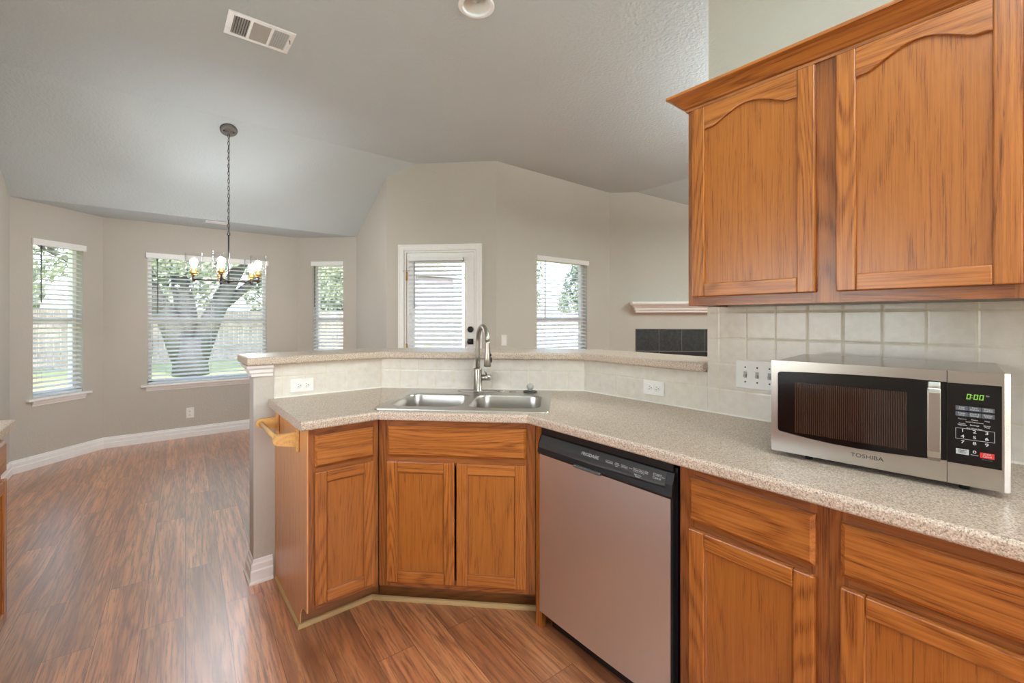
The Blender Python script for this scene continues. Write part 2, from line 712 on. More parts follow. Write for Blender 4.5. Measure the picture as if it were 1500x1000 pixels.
def text(body, size, mat_local, m, parent, name='lettering', align='CENTER', depth=0.0003, sx=1.0):
    """built-in font turned into a mesh; text reads along local x, up local z after mat_local"""
    cu = bpy.data.curves.new(name, 'FONT')
    cu.body = body
    cu.size = size
    cu.extrude = depth
    cu.align_x = align
    cu.align_y = 'CENTER'
    cu.resolution_u = 3
    cu.space_line = 0.85
    tmp = bpy.data.objects.new('tmp', cu)
    C.objects.link(tmp)
    bpy.context.view_layer.update()
    me = bpy.data.meshes.new_from_object(tmp.evaluated_get(bpy.context.evaluated_depsgraph_get()))
    bpy.data.objects.remove(tmp)
    bpy.data.curves.remove(cu)
    me.transform(mat_local @ Matrix.Rotation(PI / 2, 4, 'X') @ Matrix.Diagonal((sx, 1, 1, 1)))
    me.materials.clear()
    me.materials.append(m)
    o = bpy.data.objects.new(name, me)
    C.objects.link(o)
    o.parent = parent
    return o


def T(x, y, z):
    return Matrix.Translation((x, y, z))


# ------------------------------------------------------------------ the room shell
def wall(name, p0, p1, holes=(), ztop=3.3, thick=0.13, t0=0.0, t1=0.0, z0=0.0, mat='wall'):
    """slab from p0 to p1; the room is on the right of travel's left... outward is to the left; mitred ends (turn angles, degrees)"""
    dx, dy = p1[0] - p0[0], p1[1] - p0[1]
    L = math.hypot(dx, dy)
    ang = math.degrees(math.atan2(dy, dx))
    e0 = thick * math.tan(math.radians(t0) / 2)
    e1 = thick * math.tan(math.radians(t1) / 2)
    xs = sorted({0.0, L, *[h[0] for h in holes], *[h[1] for h in holes]})
    zs = sorted({z0, ztop, *[h[2] for h in holes], *[h[3] for h in holes]})

    def solid(i, j):
        if i < 0 or j < 0 or i >= len(xs) - 1 or j >= len(zs) - 1:
            return False
        cx, cz = (xs[i] + xs[i + 1]) / 2, (zs[j] + zs[j + 1]) / 2
        return not any(h[0] < cx < h[1] and h[2] < cz < h[3] for h in holes)

    def ox(x):
        return -e0 if x == 0.0 else (L + e1 if x == L else x)
    b = MB()
    for i in range(len(xs) - 1):
        for j in range(len(zs) - 1):
            if not solid(i, j):
                continue
            a, c, d, e = xs[i], xs[i + 1], zs[j], zs[j + 1]
            b.face([(a, 0, d), (c, 0, d), (c, 0, e), (a, 0, e)])
            b.face([(ox(a), thick, d), (ox(a), thick, e), (ox(c), thick, e), (ox(c), thick, d)])
            if not solid(i - 1, j): b.face([(a, 0, d), (a, 0, e), (ox(a), thick, e), (ox(a), thick, d)])
            if not solid(i + 1, j): b.face([(c, 0, d), (ox(c), thick, d), (ox(c), thick, e), (c, 0, e)])
            if not solid(i, j - 1): b.face([(a, 0, d), (ox(a), thick, d), (ox(c), thick, d), (c, 0, d)])
            if not solid(i, j + 1): b.face([(a, 0, e), (c, 0, e), (ox(c), thick, e), (ox(a), thick, e)])
    bmesh.ops.remove_doubles(b.bm, verts=b.bm.verts[:], dist=1e-5)
    o = b.build(name, M[mat], mat=frame(p0[0], p0[1], 0, ang))
    return struct(o)


XW = 1.90        # drywall face of the right kitchen wall (tile face at 1.89)
A0 = (-0.954, 3.3)
A1 = (-0.954, 5.576)
A2 = (-0.41, 6.12)
A3 = (1.436, 6.12)
A4 = (1.982, 5.574)
A5 = (1.982, 4.64)
A6 = (2.846, 3.776)
A7 = (4.75, 3.776)
A8 = (6.35, 2.176)
ZS, ZT = 0.615, 2.032     # window openings
SILLZ = ZS

S1a, S1b = (-0.837 + 0.954) * R2, (-0.542 + 0.954) * R2
S3a, S3b = (1.570 - 1.436) * R2, (1.859 - 1.436) * R2
wall('wall_left_dining', A0, A1, t0=0, t1=45)
wall('wall_bay_left', A1, A2, [(S1a, S1b, ZS, ZT)], t0=45, t1=45)
wall('wall_bay_center', A2, A3, [(0.35, 1.484, ZS, ZT)], t0=45, t1=45)
wall('wall_bay_right', A3, A4, [(S3a, S3b, ZS, ZT)], t0=45, t1=45)
wall('wall_dining_right', A4, A5, t0=45, t1=-45)
DX0, DX1, DZT = 0.205, 1.0, 2.065
wall('wall_door', A5, A6, [(DX0, DX1, -0.01, DZT)], t0=-45, t1=-45)
wall('wall_living_back', A6, A7, [(3.43 - 2.846, 4.302 - 2.846, ZS, 2.045)], t0=-45, t1=45)
wall('wall_fireplace', A7, A8, t0=45, t1=45)
wall('wall_living_right', A8, (6.35, -1.9), t0=45, t1=90)
wall('wall_rear', (6.35, -1.9), (-1.1, -1.9), [(5.05, 6.65, 0.85, 2.15)], t0=90, t1=90)
wall('wall_left_kitchen', (-1.1, -1.9), (-1.1, 3.3), [(2.5, 4.0, 0.97, 1.87)], t0=90, t1=90)
wall('wall_left_return', (-1.1, 3.3), (-0.954, 3.3), t0=90, t1=-90, thick=0.02)
wall('wall_right', (XW, 0.965), (XW, -1.9), thick=0.12)

# the half wall under the raised bar
hw = MB()
hw.prism([(0.385, 2.532), (1.052, 2.532), (XW, 1.684), (XW, 0.966), (2.02, 0.966), (2.02, 1.734), (1.102, 2.652), (0.385, 2.652)], 0, 1.088)
struct(hw.build('wall_half_peninsula', M['wall']))

fl = MB()
fl.box(-1.4, 6.8, -2.3, 6.5, -0.08, 0.0)
struct(fl.build('floor', M['floor']))

# ceiling: flat bay strip, slope up to 3.015, flat kitchen and living part, slope down beyond the living room
CAN = (1.351, 1.971)
ce = MB()


def slab(pts3, th=0.1):
    ce_lo = [ce.bm.verts.new(p) for p in pts3]
    ce_hi = [ce.bm.verts.new((p[0], p[1], p[2] + th)) for p in pts3]
    n = len(pts3)
    ce.bm.faces.new(ce_lo)
    ce.bm.faces.new(ce_hi[::-1])
    for i in range(n):
        j = (i + 1) % n
        ce.bm.faces.new([ce_lo[i], ce_hi[i], ce_hi[j], ce_lo[j]])


slab([(-1.5, 5.576, 2.36), (-1.5, 6.7, 2.36), (2.5, 6.7, 2.36), (2.5, 5.576, 2.36)])
slab([(-1.3, 4.40, 3.015), (-1.3, 5.576, 2.36), (2.35, 5.576, 2.36), (2.35, 4.40, 3.015)])
slab([(5.0, -2.1, 3.015), (5.0, 4.2, 3.015), (6.8, 4.2, 2.272), (6.8, -2.1, 2.272)])
# flat part with the round hole of the recessed can
K = 32
RC = 0.078
hole = [(CAN[0] + RC * math.cos(2 * PI * i / K), CAN[1] + RC * math.sin(2 * PI * i / K)) for i in range(K)]
x0, x1, y0, y1 = CAN[0] - 0.2, CAN[0] + 0.2, CAN[1] - 0.2, CAN[1] + 0.2
FX0, FX1, FY0, FY1 = -1.3, 5.0, -2.1, 4.40
for (a, b, c, d) in ((FX0, x0, FY0, FY1), (x1, FX1, FY0, FY1), (x0, x1, FY0, y0), (x0, x1, y1, FY1)):
    slab([(a, c, 3.015), (b, c, 3.015), (b, d, 3.015), (a, d, 3.015)])
sq = []
for i in range(K):
    a = 2 * PI * i / K
    cx, sx = math.cos(a), math.sin(a)
    k = 0.2 / max(abs(cx), abs(sx))
    sq.append((CAN[0] + cx * k, CAN[1] + sx * k))
for i in range(K):
    j = (i + 1) % K
    ce.face([(hole[i][0], hole[i][1], 3.015), (hole[j][0], hole[j][1], 3.015), (sq[j][0], sq[j][1], 3.015), (sq[i][0], sq[i][1], 3.015)])
struct(ce.build('ceiling', M['ceiling']))

# ---- mouldings
BASE = [(0, 0), (0.018, 0), (0.018, 0.052), (0.013, 0.058), (0.013, 0.088), (0.008, 0.094), (0.006, 0.108), (0, 0.112)]
b = MB()
b.sweep([A0, A1, A2, A3, A4, A5, (A5[0] + 0.13 / R2, A5[1] - 0.13 / R2)], BASE, left=False)
struct(b.build('baseboard_dining', M['trim']))
b = MB()
b.sweep([(A5[0] + 1.075 / R2, A5[1] - 1.075 / R2), A6, A7, (A7[0] + 0.33 / R2, A7[1] - 0.33 / R2)], BASE, left=False)
struct(b.build('baseboard_living', M['trim']))
b = MB()
BASE2 = [(0, 0), (0.024, 0), (0.024, 0.008), (0.016, 0.014), (0.016, 0.06), (0.011, 0.066), (0.011, 0.092), (0.006, 0.098), (0.004, 0.112), (0, 0.116)]
b.sweep([(0.470, 2.532), (0.385, 2.532), (0.385, 2.652), (1.102, 2.652), (2.02, 1.734), (2.02, 0.97)], BASE2, left=True)
o = struct(b.build('baseboard_peninsula', M['trim']))
# small crown under the bar top on the end of the half wall
CAP = [(0, 0), (0.010, 0.0), (0.012, 0.012), (0.020, 0.020), (0.022, 0.034), (0.032, 0.044), (0.036, 0.056), (0, 0.056)]
b = MB()
b.sweep([(0.470, 2.532), (0.385, 2.532), (0.385, 2.652), (0.6, 2.652)], [(d, 1.032 + w) for d, w in CAP], left=True)
struct(b.build('trim_1', M['trim']))
# shoe moulding along the cabinet toe boards
SHOE = [(0, 0), (0.014, 0), (0.013, 0.008), (0.008, 0.015), (0, 0.018)]
b = MB()
b.sweep([(0.486, 2.500), (0.486, 2.040), (0.8, 2.040), (1.386, 1.454)], SHOE, left=False, m=0)
struct(b.build('trim_2', M['shoe']))


# ------------------------------------------------------------------ windows with blinds
def window(n, p, deg, w, h0, h1, parts_label=None, meet=1.315, sill=True):
    """frame local x along the wall, y outward"""
    F = frame(p[0], p[1], 0, deg)
    root = bpy.data.objects.new('window_%d' % n, None)
    C.objects.link(root)
    root.matrix_world = F
    root['kind'] = 'structure'
    b = MB()
    t = 0.035
    for (a, c, d, e) in ((0, w, h0, h0 + t), (0, w, h1 - t, h1), (0, t, h0, h1), (w - t, w, h0, h1)):
        b.box(a, c, 0.075, 0.125, d, e)
    b.box(t, w - t, 0.08, 0.12, meet - 0.022, meet + 0.022)
    b.build('window_frame', M['trim'], root)
    b = MB()
    b.box(t, w - t, 0.098, 0.101, h0 + t, h1 - t)
    b.build('window_pane', M['glass'], root)
    if sill:
        b = MB()
        b.box(-0.055, w + 0.055, -0.038, -0.001, h0 - 0.022, h0, bev=0.004)
        b.box(0.001, w - 0.001, -0.001, 0.074, h0 - 0.022, h0 + 0.001)
        b.build('window_sill', M['trim'], root)
        b = MB()
        prof = [(0, 0), (0.008, 0), (0.010, 0.012), (0.020, 0.024), (0.024, 0.040), (0.030, 0.046), (0, 0.046)]
        b.sweep([(-0.012, 0), (w + 0.012, 0)], [(d, h0 - 0.068 + z) for d, z in prof], left=False)
        b.build('sill_apron', M['trim'], root)
    return root


def blind(label, p, deg, w, h0, h1, tilt, wand_x, wand_len, yc=0.03, pitch=0.044, valance=True, vx=0.012, group='white slatted window blinds', bracket=None, valance_h=0.058, slat_w=0.05):
    F = frame(p[0], p[1], 0, deg)
    root = thing('window_blind', label, 'blind', F)
    if valance:
        b = MB()
        b.box(-vx, w + vx, -0.022, -0.012, h1 - valance_h, h1 - 0.002, bev=0.002)
        b.box(-vx, -vx + 0.008, -0.012, -0.001, h1 - valance_h, h1 - 0.002)
        b.box(w + vx - 0.008, w + vx, -0.012, -0.001, h1 - valance_h, h1 - 0.002)
        b.box(0.004, w - 0.004, -0.004, 0.05, h1 - 0.045, h1 - 0.004)
        b.build('valance', M['trim'], root)
    else:
        b = MB()
        b.box(0, w, yc - 0.025, yc + 0.02, h1 - 0.035, h1, bev=0.003)
        b.build('head_rail', M['trim'], root)
    top = h1 - 0.05
    bot = h0 + 0.035
    n = int((top - bot) / pitch)
    b = MB()
    hw_ = slat_w / 2
    ca, sa = math.cos(tilt), math.sin(tilt)
    for i in range(n + 1):
        z = bot + 0.012 + i * (top - bot - 0.012) / n
        pr = []
        for (u, v) in ((-hw_, 0), (-hw_ * 0.5, 0.0016), (0, 0.0022), (hw_ * 0.5, 0.0016), (hw_, 0), (hw_ * 0.5, -0.0012), (0, -0.0006), (-hw_ * 0.5, -0.0012)):
            pr.append((yc + u * ca - v * sa, z + u * sa + v * ca))
        lo = [b.bm.verts.new((0.006, y, zz)) for y, zz in pr]
        hi = [b.bm.verts.new((w - 0.006, y, zz)) for y, zz in pr]
        b.bm.faces.new(lo)
        b.bm.faces.new(hi[::-1])
        for j in range(len(pr)):
            q = (j + 1) % len(pr)
            f = b.bm.faces.new([lo[j], lo[q], hi[q], hi[j]])
    b.build('slats', M['slat'], root)
    b = MB()
    b.box(0.006, w - 0.006, yc - 0.024, yc + 0.024, h0 + 0.004, h0 + 0.022, bev=0.003)
    b.build('bottom_rail', M['slat'], root)
    b = MB()
    cords = [0.12 * w + 0.02, 0.88 * w - 0.02] + ([0.5 * w] if w > 0.8 else [])
    for cx in cords:
        for dy in (-0.026, 0.026):
            b.tube([(cx, yc + dy, h0 + 0.02), (cx, yc + dy, h1 - 0.04)], 0.0009, 6)
    b.build('ladder_cord', M['plastic'], root)
    b = MB()
    b.tube([(wand_x, -0.012 if valance else yc - 0.035, h1 - 0.05), (wand_x, -0.012 if valance else yc - 0.035, h1 - 0.05 - wand_len)], 0.0042, 8)
    b.build('tilt_wand', M['canopy'], root)
    if bracket is not None:
        b = MB()
        b.box(bracket[0], bracket[1], -0.006, 0.03, h1 - 0.045, h1 - 0.001)
        b.build('bracket', M['canopy'], root)
    return root


w1w = S1b - S1a
p1 = (A1[0] + S1a / R2, A1[1] + S1a / R2)
window(1, p1, 45, w1w, ZS, ZT)
blind('narrow white slatted blind in the left window of the bay', p1, 45, w1w, ZS, ZT + 0.006, 0.36, 0.055, 0.52, bracket=(-0.006, 0.03))
p2 = (-0.06, 6.12)
window(2, p2, 0, 1.134, ZS, ZT)
blind('wide white slatted blind in the middle bay window behind the chandelier', p2, 0, 1.134, ZS, ZT, 0.36, 0.085, 0.60)
p3 = (A3[0] + S3a / R2, A3[1] - S3a / R2)
window(3, p3, -45, S3b - S3a, ZS, ZT)
blind('narrow white slatted blind in the right window of the bay, left of the white door', p3, -45, S3b - S3a, ZS, ZT + 0.022, 0.36, 0.03, 0.53, bracket=(S3b - S3a - 0.03, S3b - S3a + 0.006))
p6 = (3.43, 3.776)
window(4, p6, 0, 0.872, ZS, 2.045)
blind('white slatted blind in the window between the white door and the fireplace', p6, 0, 0.872, ZS, 2.06, 0.34, 0.12, 0.68)

# made-up windows behind and left of the camera, added around the fill lights
window(5, (-1.1, 0.6), 90, 1.5, 0.97, 1.87, meet=1.42)
window(6, (1.3, -1.9), 180, 1.6, 0.85, 2.15, meet=1.5)

# ------------------------------------------------------------------ glazed back door
FD = frame(A5[0], A5[1], 0, -45)
door = bpy.data.objects.new('door_1', None)
C.objects.link(door)
door.matrix_world = FD
door['kind'] = 'structure'
b = MB()
TR = [(0, 0), (0, 0.010), (0.010, 0.013), (0.018, 0.010), (0.040, 0.013), (0.050, 0.019), (0.062, 0.019), (0.062, 0)]
b.sweep([(DX0 - 0.004, 0), (DX0 - 0.004, DZT + 0.004), (DX1 + 0.004, DZT + 0.004), (DX1 + 0.004, 0)], TR, fn=lambda u, v, w: (u, -w, v), left=True)
b.build('door_casing', M['trim'], door)
b = MB()
b.box(DX0, DX0 + 0.018, 0.0, 0.13, 0, DZT)
b.box(DX1 - 0.018, DX1, 0.0, 0.13, 0, DZT)
b.box(DX0 + 0.018, DX1 - 0.018, 0.0, 0.13, DZT - 0.018, DZT)
b.box(DX0 + 0.018, DX0 + 0.028, 0.055, 0.075, 0, DZT - 0.018)
b.box(DX1 - 0.028, DX1 - 0.018, 0.055, 0.075, 0, DZT - 0.018)
b.build('door_jamb', M['trim'], door)
sx0, sx1, sz1 = DX0 + 0.022, DX1 - 0.022, DZT - 0.024
gx0, gx1, gz0, gz1 = 0.31, 0.875, 0.93, 1.93
b = MB()
for (a, c, d, e) in ((sx0, gx0, 0.01, sz1), (gx1, sx1, 0.01, sz1), (gx0, gx1, 0.01, gz0), (gx0, gx1, gz1, sz1)):
    b.box(a, c, 0.012, 0.054, d, e)
b.build('door_slab', M['trim'], door)
b = MB()
LT = [(0, 0), (0, 0.010), (0.010, 0.014), (0.020, 0.010), (0.026, 0.0)]
b.sweep([(gx0, gz0), (gx0, gz1), (gx1, gz1), (gx1, gz0)], LT, fn=lambda u, v, w: (u, 0.012 - w, v), closed=True, left=True)
b.build('lite_frame', M['trim'], door)
b = MB()
b.box(gx0, gx1, 0.045, 0.048, gz0, gz1)
b.build('door_pane', M['glass'], door)
for hz in (1.79, 1.0, 0.25):
    b = MB()
    b.box(DX0 + 0.012, DX0 + 0.03, 0.004, 0.012, hz - 0.045, hz + 0.045)
    b.tube([(DX0 + 0.021, 0.0, hz - 0.05), (DX0 + 0.021, 0.0, hz + 0.05)], 0.0065, 10)
    if hz > 1.7:
        b.tube([(DX0 - 0.03, -0.006, hz + 0.055), (DX0 + 0.07, -0.03, hz + 0.055)], 0.003, 8)
    b.build('hinge', M['brass'], door)
b = MB()
b.lathe([(0.033, 0.0), (0.033, -0.012), (0.028, -0.018), (0.0, -0.019)], (0.939, 0.012, 1.208), 'y', 28)
b.box(0.934, 0.944, -0.016, -0.006, 1.192, 1.224)
b.build('deadbolt', M['blackm'], door)
b = MB()
b.box(0.908, 0.970, 0.004, 0.012, 1.046, 1.108, bev=0.002)
b.lathe([(0.010, 0.004), (0.010, -0.035)], (0.939, 0, 1.077), 'y', 16)
b.lathe([(0.024, -0.034), (0.026, -0.05), (0.018, -0.058), (0.0, -0.06)], (0.939, 0, 1.077), 'y', 20)
b.build('door_handle', M['blackm'], door)

blind('white slatted blind on the glazed back door', (A5[0] + 0.262 / R2, A5[1] - 0.262 / R2), -45, 0.600, 0.955, 1.985, 0.55, 0.075, 0.50,
      yc=-0.030, pitch=0.046, valance=False, bracket=(0.575, 0.600))

# ------------------------------------------------------------------ fireplace in the corner of the living room
F7 = frame(A7[0], A7[1], 0, -45)
fp = thing('fireplace', 'fireplace surround of black square tiles under the white mantel', 'fireplace', F7)
b = MB()
ts = 0.293
b.box(0.345, 0.349, -0.016, -0.001, 0.0, 1.190)
cols = [0.351 + i * ts for i in range(6)]
for i in range(5):
    b.box(cols[i] + 0.004, cols[i + 1] - 0.004, -0.014, -0.001, 0.898, 1.183, bev=0.002)
for j in range(3):
    z1_ = 0.890 - j * 0.293
    for i in (0, 4):
        b.box(cols[i] + 0.004, cols[i + 1] - 0.004, -0.014, -0.001, max(0.004, z1_ - 0.285), z1_, bev=0.002)
b.build('tile_surround', M['slate'], fp)
b = MB()
b.box(0.349, 1.822, -0.008, -0.001, 0.887, 1.189)
b.box(0.349, 0.651, -0.008, -0.001, 0.0, 0.89)
b.box(1.52, 1.822, -0.008, -0.001, 0.0, 0.89)
b.build('grout_bed', M['canopy'], fp)
b = MB()
b.box(0.652, 1.519, -0.012, -0.002, 0.86, 0.886)
b.box(0.652, 0.70, -0.012, -0.002, 0.0, 0.86)
b.box(1.47, 1.519, -0.012, -0.002, 0.0, 0.86)
b.box(0.70, 1.47, -0.006, -0.002, 0.0, 0.86)
b.build('firebox', M['blackm'], fp)
mt = MB()
MP = [(0, 0), (0.10, 0), (0.104, 0.022), (0.118, 0.030), (0.122, 0.050), (0.150, 0.082), (0.176, 0.104), (0.184, 0.112), (0.184, 0.138), (0, 0.138)]
mt.sweep([(0.30, 0.001), (0.30, -0.001), (1.87, -0.001), (1.87, 0.001)], [(0 + d * 0.5 if False else d, w) for d, w in MP], left=False)
# box-like mantel: end returns are mitred by hand
mt.bm.free()
mt = MB()
pr = [(0.06, 1.407), (0.066, 1.430), (0.084, 1.440), (0.090, 1.462), (0.130, 1.496), (0.158, 1.508), (0.166, 1.520), (0.166, 1.545)]
rings = []
for d, z in pr:
    e = d * 0.62
    rings.append([mt.bm.verts.new(q) for q in ((0.37 - e, -0.001, z), (0.37 - e, -d - 0.03, z), (1.80 + e, -d - 0.03, z), (1.80 + e, -0.001, z))])
for r0, r1 in zip(rings, rings[1:]):
    for j in range(4):
        q = (j + 1) % 4
        mt.bm.faces.new([r0[j], r0[q], r1[q], r1[j]])
mt.bm.faces.new(rings[0])
mt.bm.faces.new(rings[-1][::-1])
o = mt.build('mantel_shelf', M['trim'], mat=F7)
tag(o, 'white moulded mantel shelf above the black fireplace tiles', 'mantel')


# ------------------------------------------------------------------ cabinets
def door_part(parent, x0, x1, z0, z1, st=0.048, arch=False, thick=0.018, name='door', label=None):
    """frame-and-panel oak door; front face at y=-thick"""
    b = MB()
    f, k = -thick, -0.0005
    ch = 0.005

    def bar(ax0, ax1, az0, az1, m):
        b.box(ax0, ax1, f, k, az0, az1, m)
    # outer edge is chamfered: built as prism with a lip
    bar(x0, x0 + st, z0, z1, 0)
    bar(x1 - st, x1, z0, z1, 0)
    bar(x0 + st, x1 - st, z0, z0 + st, 1)
    if not arch:
        bar(x0 + st, x1 - st, z1 - st, z1, 1)
    else:
        a, c = x0 + st, x1 - st
        W = c - a
        sh, pk = z1 - 0.088, z1 - 0.040
        N = 36
        pts = []
        for i in range(N + 1):
            t = i / N
            if t < 0.10 or t > 0.90:
                z = sh + 0.004 * (1 if 0.02 < t < 0.98 else 0.3)
            else:
                q = (t - 0.10) / 0.80
                z = sh + 0.004 + (pk - sh - 0.004) * (0.5 - 0.5 * math.cos(2 * PI * q)) ** 0.62
            pts.append((a + W * t, z))
        lo = [b.bm.verts.new((x, f, z)) for x, z in pts]
        hi = [b.bm.verts.new((x, f, z1)) for x, z in pts]
        lob = [b.bm.verts.new((x, k, z)) for x, z in pts]
        hib = [b.bm.verts.new((x, k, z1)) for x, z in pts]
        for i in range(N):
            for q in ([lo[i], lo[i + 1], hi[i + 1], hi[i]], [lob[i], hib[i], hib[i + 1], lob[i + 1]], [lo[i], lob[i], lob[i + 1], lo[i + 1]], [hi[i], hi[i + 1], hib[i + 1], hib[i]]):
                ff = b.bm.faces.new(q)
                ff.material_index = 1
    # chamfered outer lip
    o = b.build(name, [M['oakv'], M['oakh']], parent)
    bv = o.modifiers.new('bevel', 'BEVEL')
    bv.width = 0.0035
    bv.segments = 2
    bv.limit_method = 'ANGLE'
    bv.angle_limit = math.radians(50)
    if label:
        o['label'] = label
    # inner bead
    p = MB()
    topz = z1 - (0.036 if arch else st - 0.004)
    p.box(x0 + st - 0.004, x1 - st + 0.004, f + 0.0095, k - 0.001, z0 + st - 0.004, topz)
    # bead strips
    p.build('panel', M['oakp'], o)
    if not arch:
        q = MB()
        q.sweep([(x0 + st, z0 + st), (x1 - st, z0 + st), (x1 - st, z1 - st), (x0 + st, z1 - st)], [(-0.001, -f - 0.0099), (-0.001, -f - 0.0048), (0.003, -f - 0.0062), (0.0055, -f - 0.0099)],
                fn=lambda u, v, w: (u, -w, v), closed=True, left=True)
        q.build('bead', M['oakfp'], o)
    return o


def drawer_front(parent, x0, x1, z0, z1, thick=0.018):
    b = MB()
    f = -thick
    c = 0.010
    pts_b = [(x0, -0.0005, z0), (x1, -0.0005, z0), (x1, -0.0005, z1), (x0, -0.0005, z1)]
    pts_m = [(x0, f + 0.008, z0), (x1, f + 0.008, z0), (x1, f + 0.008, z1), (x0, f + 0.008, z1)]
    pts_f = [(x0 + c, f, z0 + c), (x1 - c, f, z0 + c), (x1 - c, f, z1 - c), (x0 + c, f, z1 - c)]
    r = [[b.bm.verts.new(p) for p in q] for q in (pts_b, pts_m, pts_f)]
    for r0, r1 in zip(r, r[1:]):
        for j in range(4):
            q = (j + 1) % 4
            b.bm.faces.new([r0[j], r0[q], r1[q], r1[j]])
    b.bm.faces.new(r[0])
    b.bm.faces.new(r[2])
    return b.build('drawer_front', M['oakh'], parent)


def carcass(parent, w, depth, z0, z1, rails, stiles, toe=True, toe_in=0.12, end_left=False, name='body', back=True):
    """face frame at y 0..0.02 plus sides, floor and back"""
    b = MB()
    for (a, c) in stiles:
        b.box(a, c, 0.0, 0.02, z0, z1, 0)
    for (a, c, d, e) in rails:
        b.box(a, c, 0.0, 0.02, d, e, 1)
    b.box(0.0, 0.016, 0.02, depth, z0, z1, 0)
    b.box(w - 0.016, w, 0.02, depth, z0, z1, 0)
    b.box(0.016, w - 0.016, 0.02, depth, z0, z0 + 0.016, 1)
    if back:
        b.box(0.016, w - 0.016, depth - 0.006, depth, z0 + 0.016, z1, 0)
    o = b.build(name, [M['oakfv'], M['oakfh']], parent)
    return o


ZF, ZC = 0.125, 0.874     # bottom and top of the base face frames


def base_cab(label, mat, w, fronts, stiles, depth=0.58, toe_in=0.12, group=None):
    root = thing('base_cabinet', label, 'cabinet', mat, group)
    rails = []
    edges = sorted(stiles)
    for (a, b_), (c, d) in zip(edges, edges[1:]):
        rails += [(b_, c, ZF, 0.165), (b_, c, 0.675, 0.728), (b_, c, 0.825, ZC)]
    carcass(root, w, depth, ZF, ZC, rails, stiles)
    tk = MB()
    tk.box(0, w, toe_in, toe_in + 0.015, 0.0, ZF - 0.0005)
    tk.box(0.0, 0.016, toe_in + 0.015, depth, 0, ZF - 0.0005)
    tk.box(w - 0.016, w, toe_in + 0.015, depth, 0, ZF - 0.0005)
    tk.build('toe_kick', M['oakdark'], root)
    for f in fronts:
        if f[0] == 'drawer':
            drawer_front(root, *f[1:5])
        else:
            door_part(root, *f[1:5])
    return root


# left end cabinet of the peninsula
ML = frame(0.487, 1.920, 0, 0)
lc = thing('base_cabinet', 'narrow end cabinet of the peninsula with one drawer above one door', 'cabinet', ML)
carcass(lc, 0.294, 0.60, ZF, ZC, [(0.03, 0.262, ZF, 0.165), (0.03, 0.262, 0.675, 0.728), (0.03, 0.262, 0.825, ZC)], [(0.0, 0.03), (0.262, 0.294)], name='body')
b = MB()
b.box(0.0, 0.008, 0.112, 0.610, 0.0, ZC)
b.prism([(0.0, ZF - 0.0), (0.112, ZF - 0.02), (0.112, ZC), (0.0, ZC)], -0.006, -0.0005, axis='x')
b.bm.free()
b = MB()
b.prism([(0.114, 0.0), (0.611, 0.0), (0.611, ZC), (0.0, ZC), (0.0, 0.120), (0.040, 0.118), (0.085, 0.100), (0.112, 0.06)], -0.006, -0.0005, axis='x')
b.build('end_panel', M['oakend_lit'], lc)
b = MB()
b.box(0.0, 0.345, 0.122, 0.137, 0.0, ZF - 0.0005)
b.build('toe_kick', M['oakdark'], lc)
drawer_front(lc, 0.022, 0.272, 0.713, 0.843)
door_part(lc, 0.022, 0.272, 0.147, 0.692, st=0.046)

# corner sink cabinet, turned 45 degrees
MS = frame(0.783, 1.920, 0, -45)
sk = thing('sink_cabinet', 'corner cabinet under the sink with a wide false drawer above two doors', 'cabinet', MS)
b = MB()
for (a, c) in ((0.003, 0.055), (0.655, 0.706)):
    b.box(a, c, 0.0, 0.02, ZF, ZC, 0)
for (d, e) in ((ZF, 0.165), (0.672, 0.728), (0.825, ZC)):
    b.box(0.055, 0.655, 0.0, 0.02, d, e, 1)
b.box(0.02, 0.69, 0.02, 0.40, ZF, ZF + 0.016, 1)
b.build('body', [M['oakfv'], M['oakfh']], sk)
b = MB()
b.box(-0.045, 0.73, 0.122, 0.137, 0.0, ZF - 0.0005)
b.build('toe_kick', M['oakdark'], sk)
drawer_front(sk, 0.045, 0.667, 0.713, 0.846)
door_part(sk, 0.045, 0.351, 0.152, 0.688, st=0.048)
door_part(sk, 0.361, 0.667, 0.152, 0.688, st=0.048)
b = MB()
b.box(0.700, 0.716, -0.004, 0.05, ZF - 0.02, ZC)
b.bm.free()
# filler stile between the sink cabinet and the dishwasher
b = MB()
b.box(1.283, 1.303, 1.381, 1.418, 0.0, ZC)
o = b.build('filler_stile', M['oakv'])
tag(o, 'thin oak filler strip between the sink cabinet and the dishwasher', 'filler strip')

# right run: frames look towards -X
MRX = 1.283
base_cab('oak base cabinet right of the dishwasher with one drawer and one door', frame(MRX, 0.742, 0, -90), 0.392,
         [('drawer', 0.036, 0.367, 0.709, 0.838), ('door', 0.036, 0.367, 0.150, 0.684)], [(0.0, 0.05), (0.352, 0.392)])
base_cab('oak base cabinet in front of the microwave, cut by the right picture edge', frame(MRX, 0.349, 0, -90), 0.62,
         [('drawer', 0.026, 0.594, 0.709, 0.838), ('door', 0.026, 0.594, 0.150, 0.684)], [(0.0, 0.04), (0.58, 0.62)])
base_cab('oak base cabinet behind the camera under the end of the right counter', frame(MRX, -0.272, 0, -90), 0.60,
         [('drawer', 0.026, 0.574, 0.709, 0.838), ('door', 0.026, 0.574, 0.150, 0.684)], [(0.0, 0.04), (0.56, 0.60)])

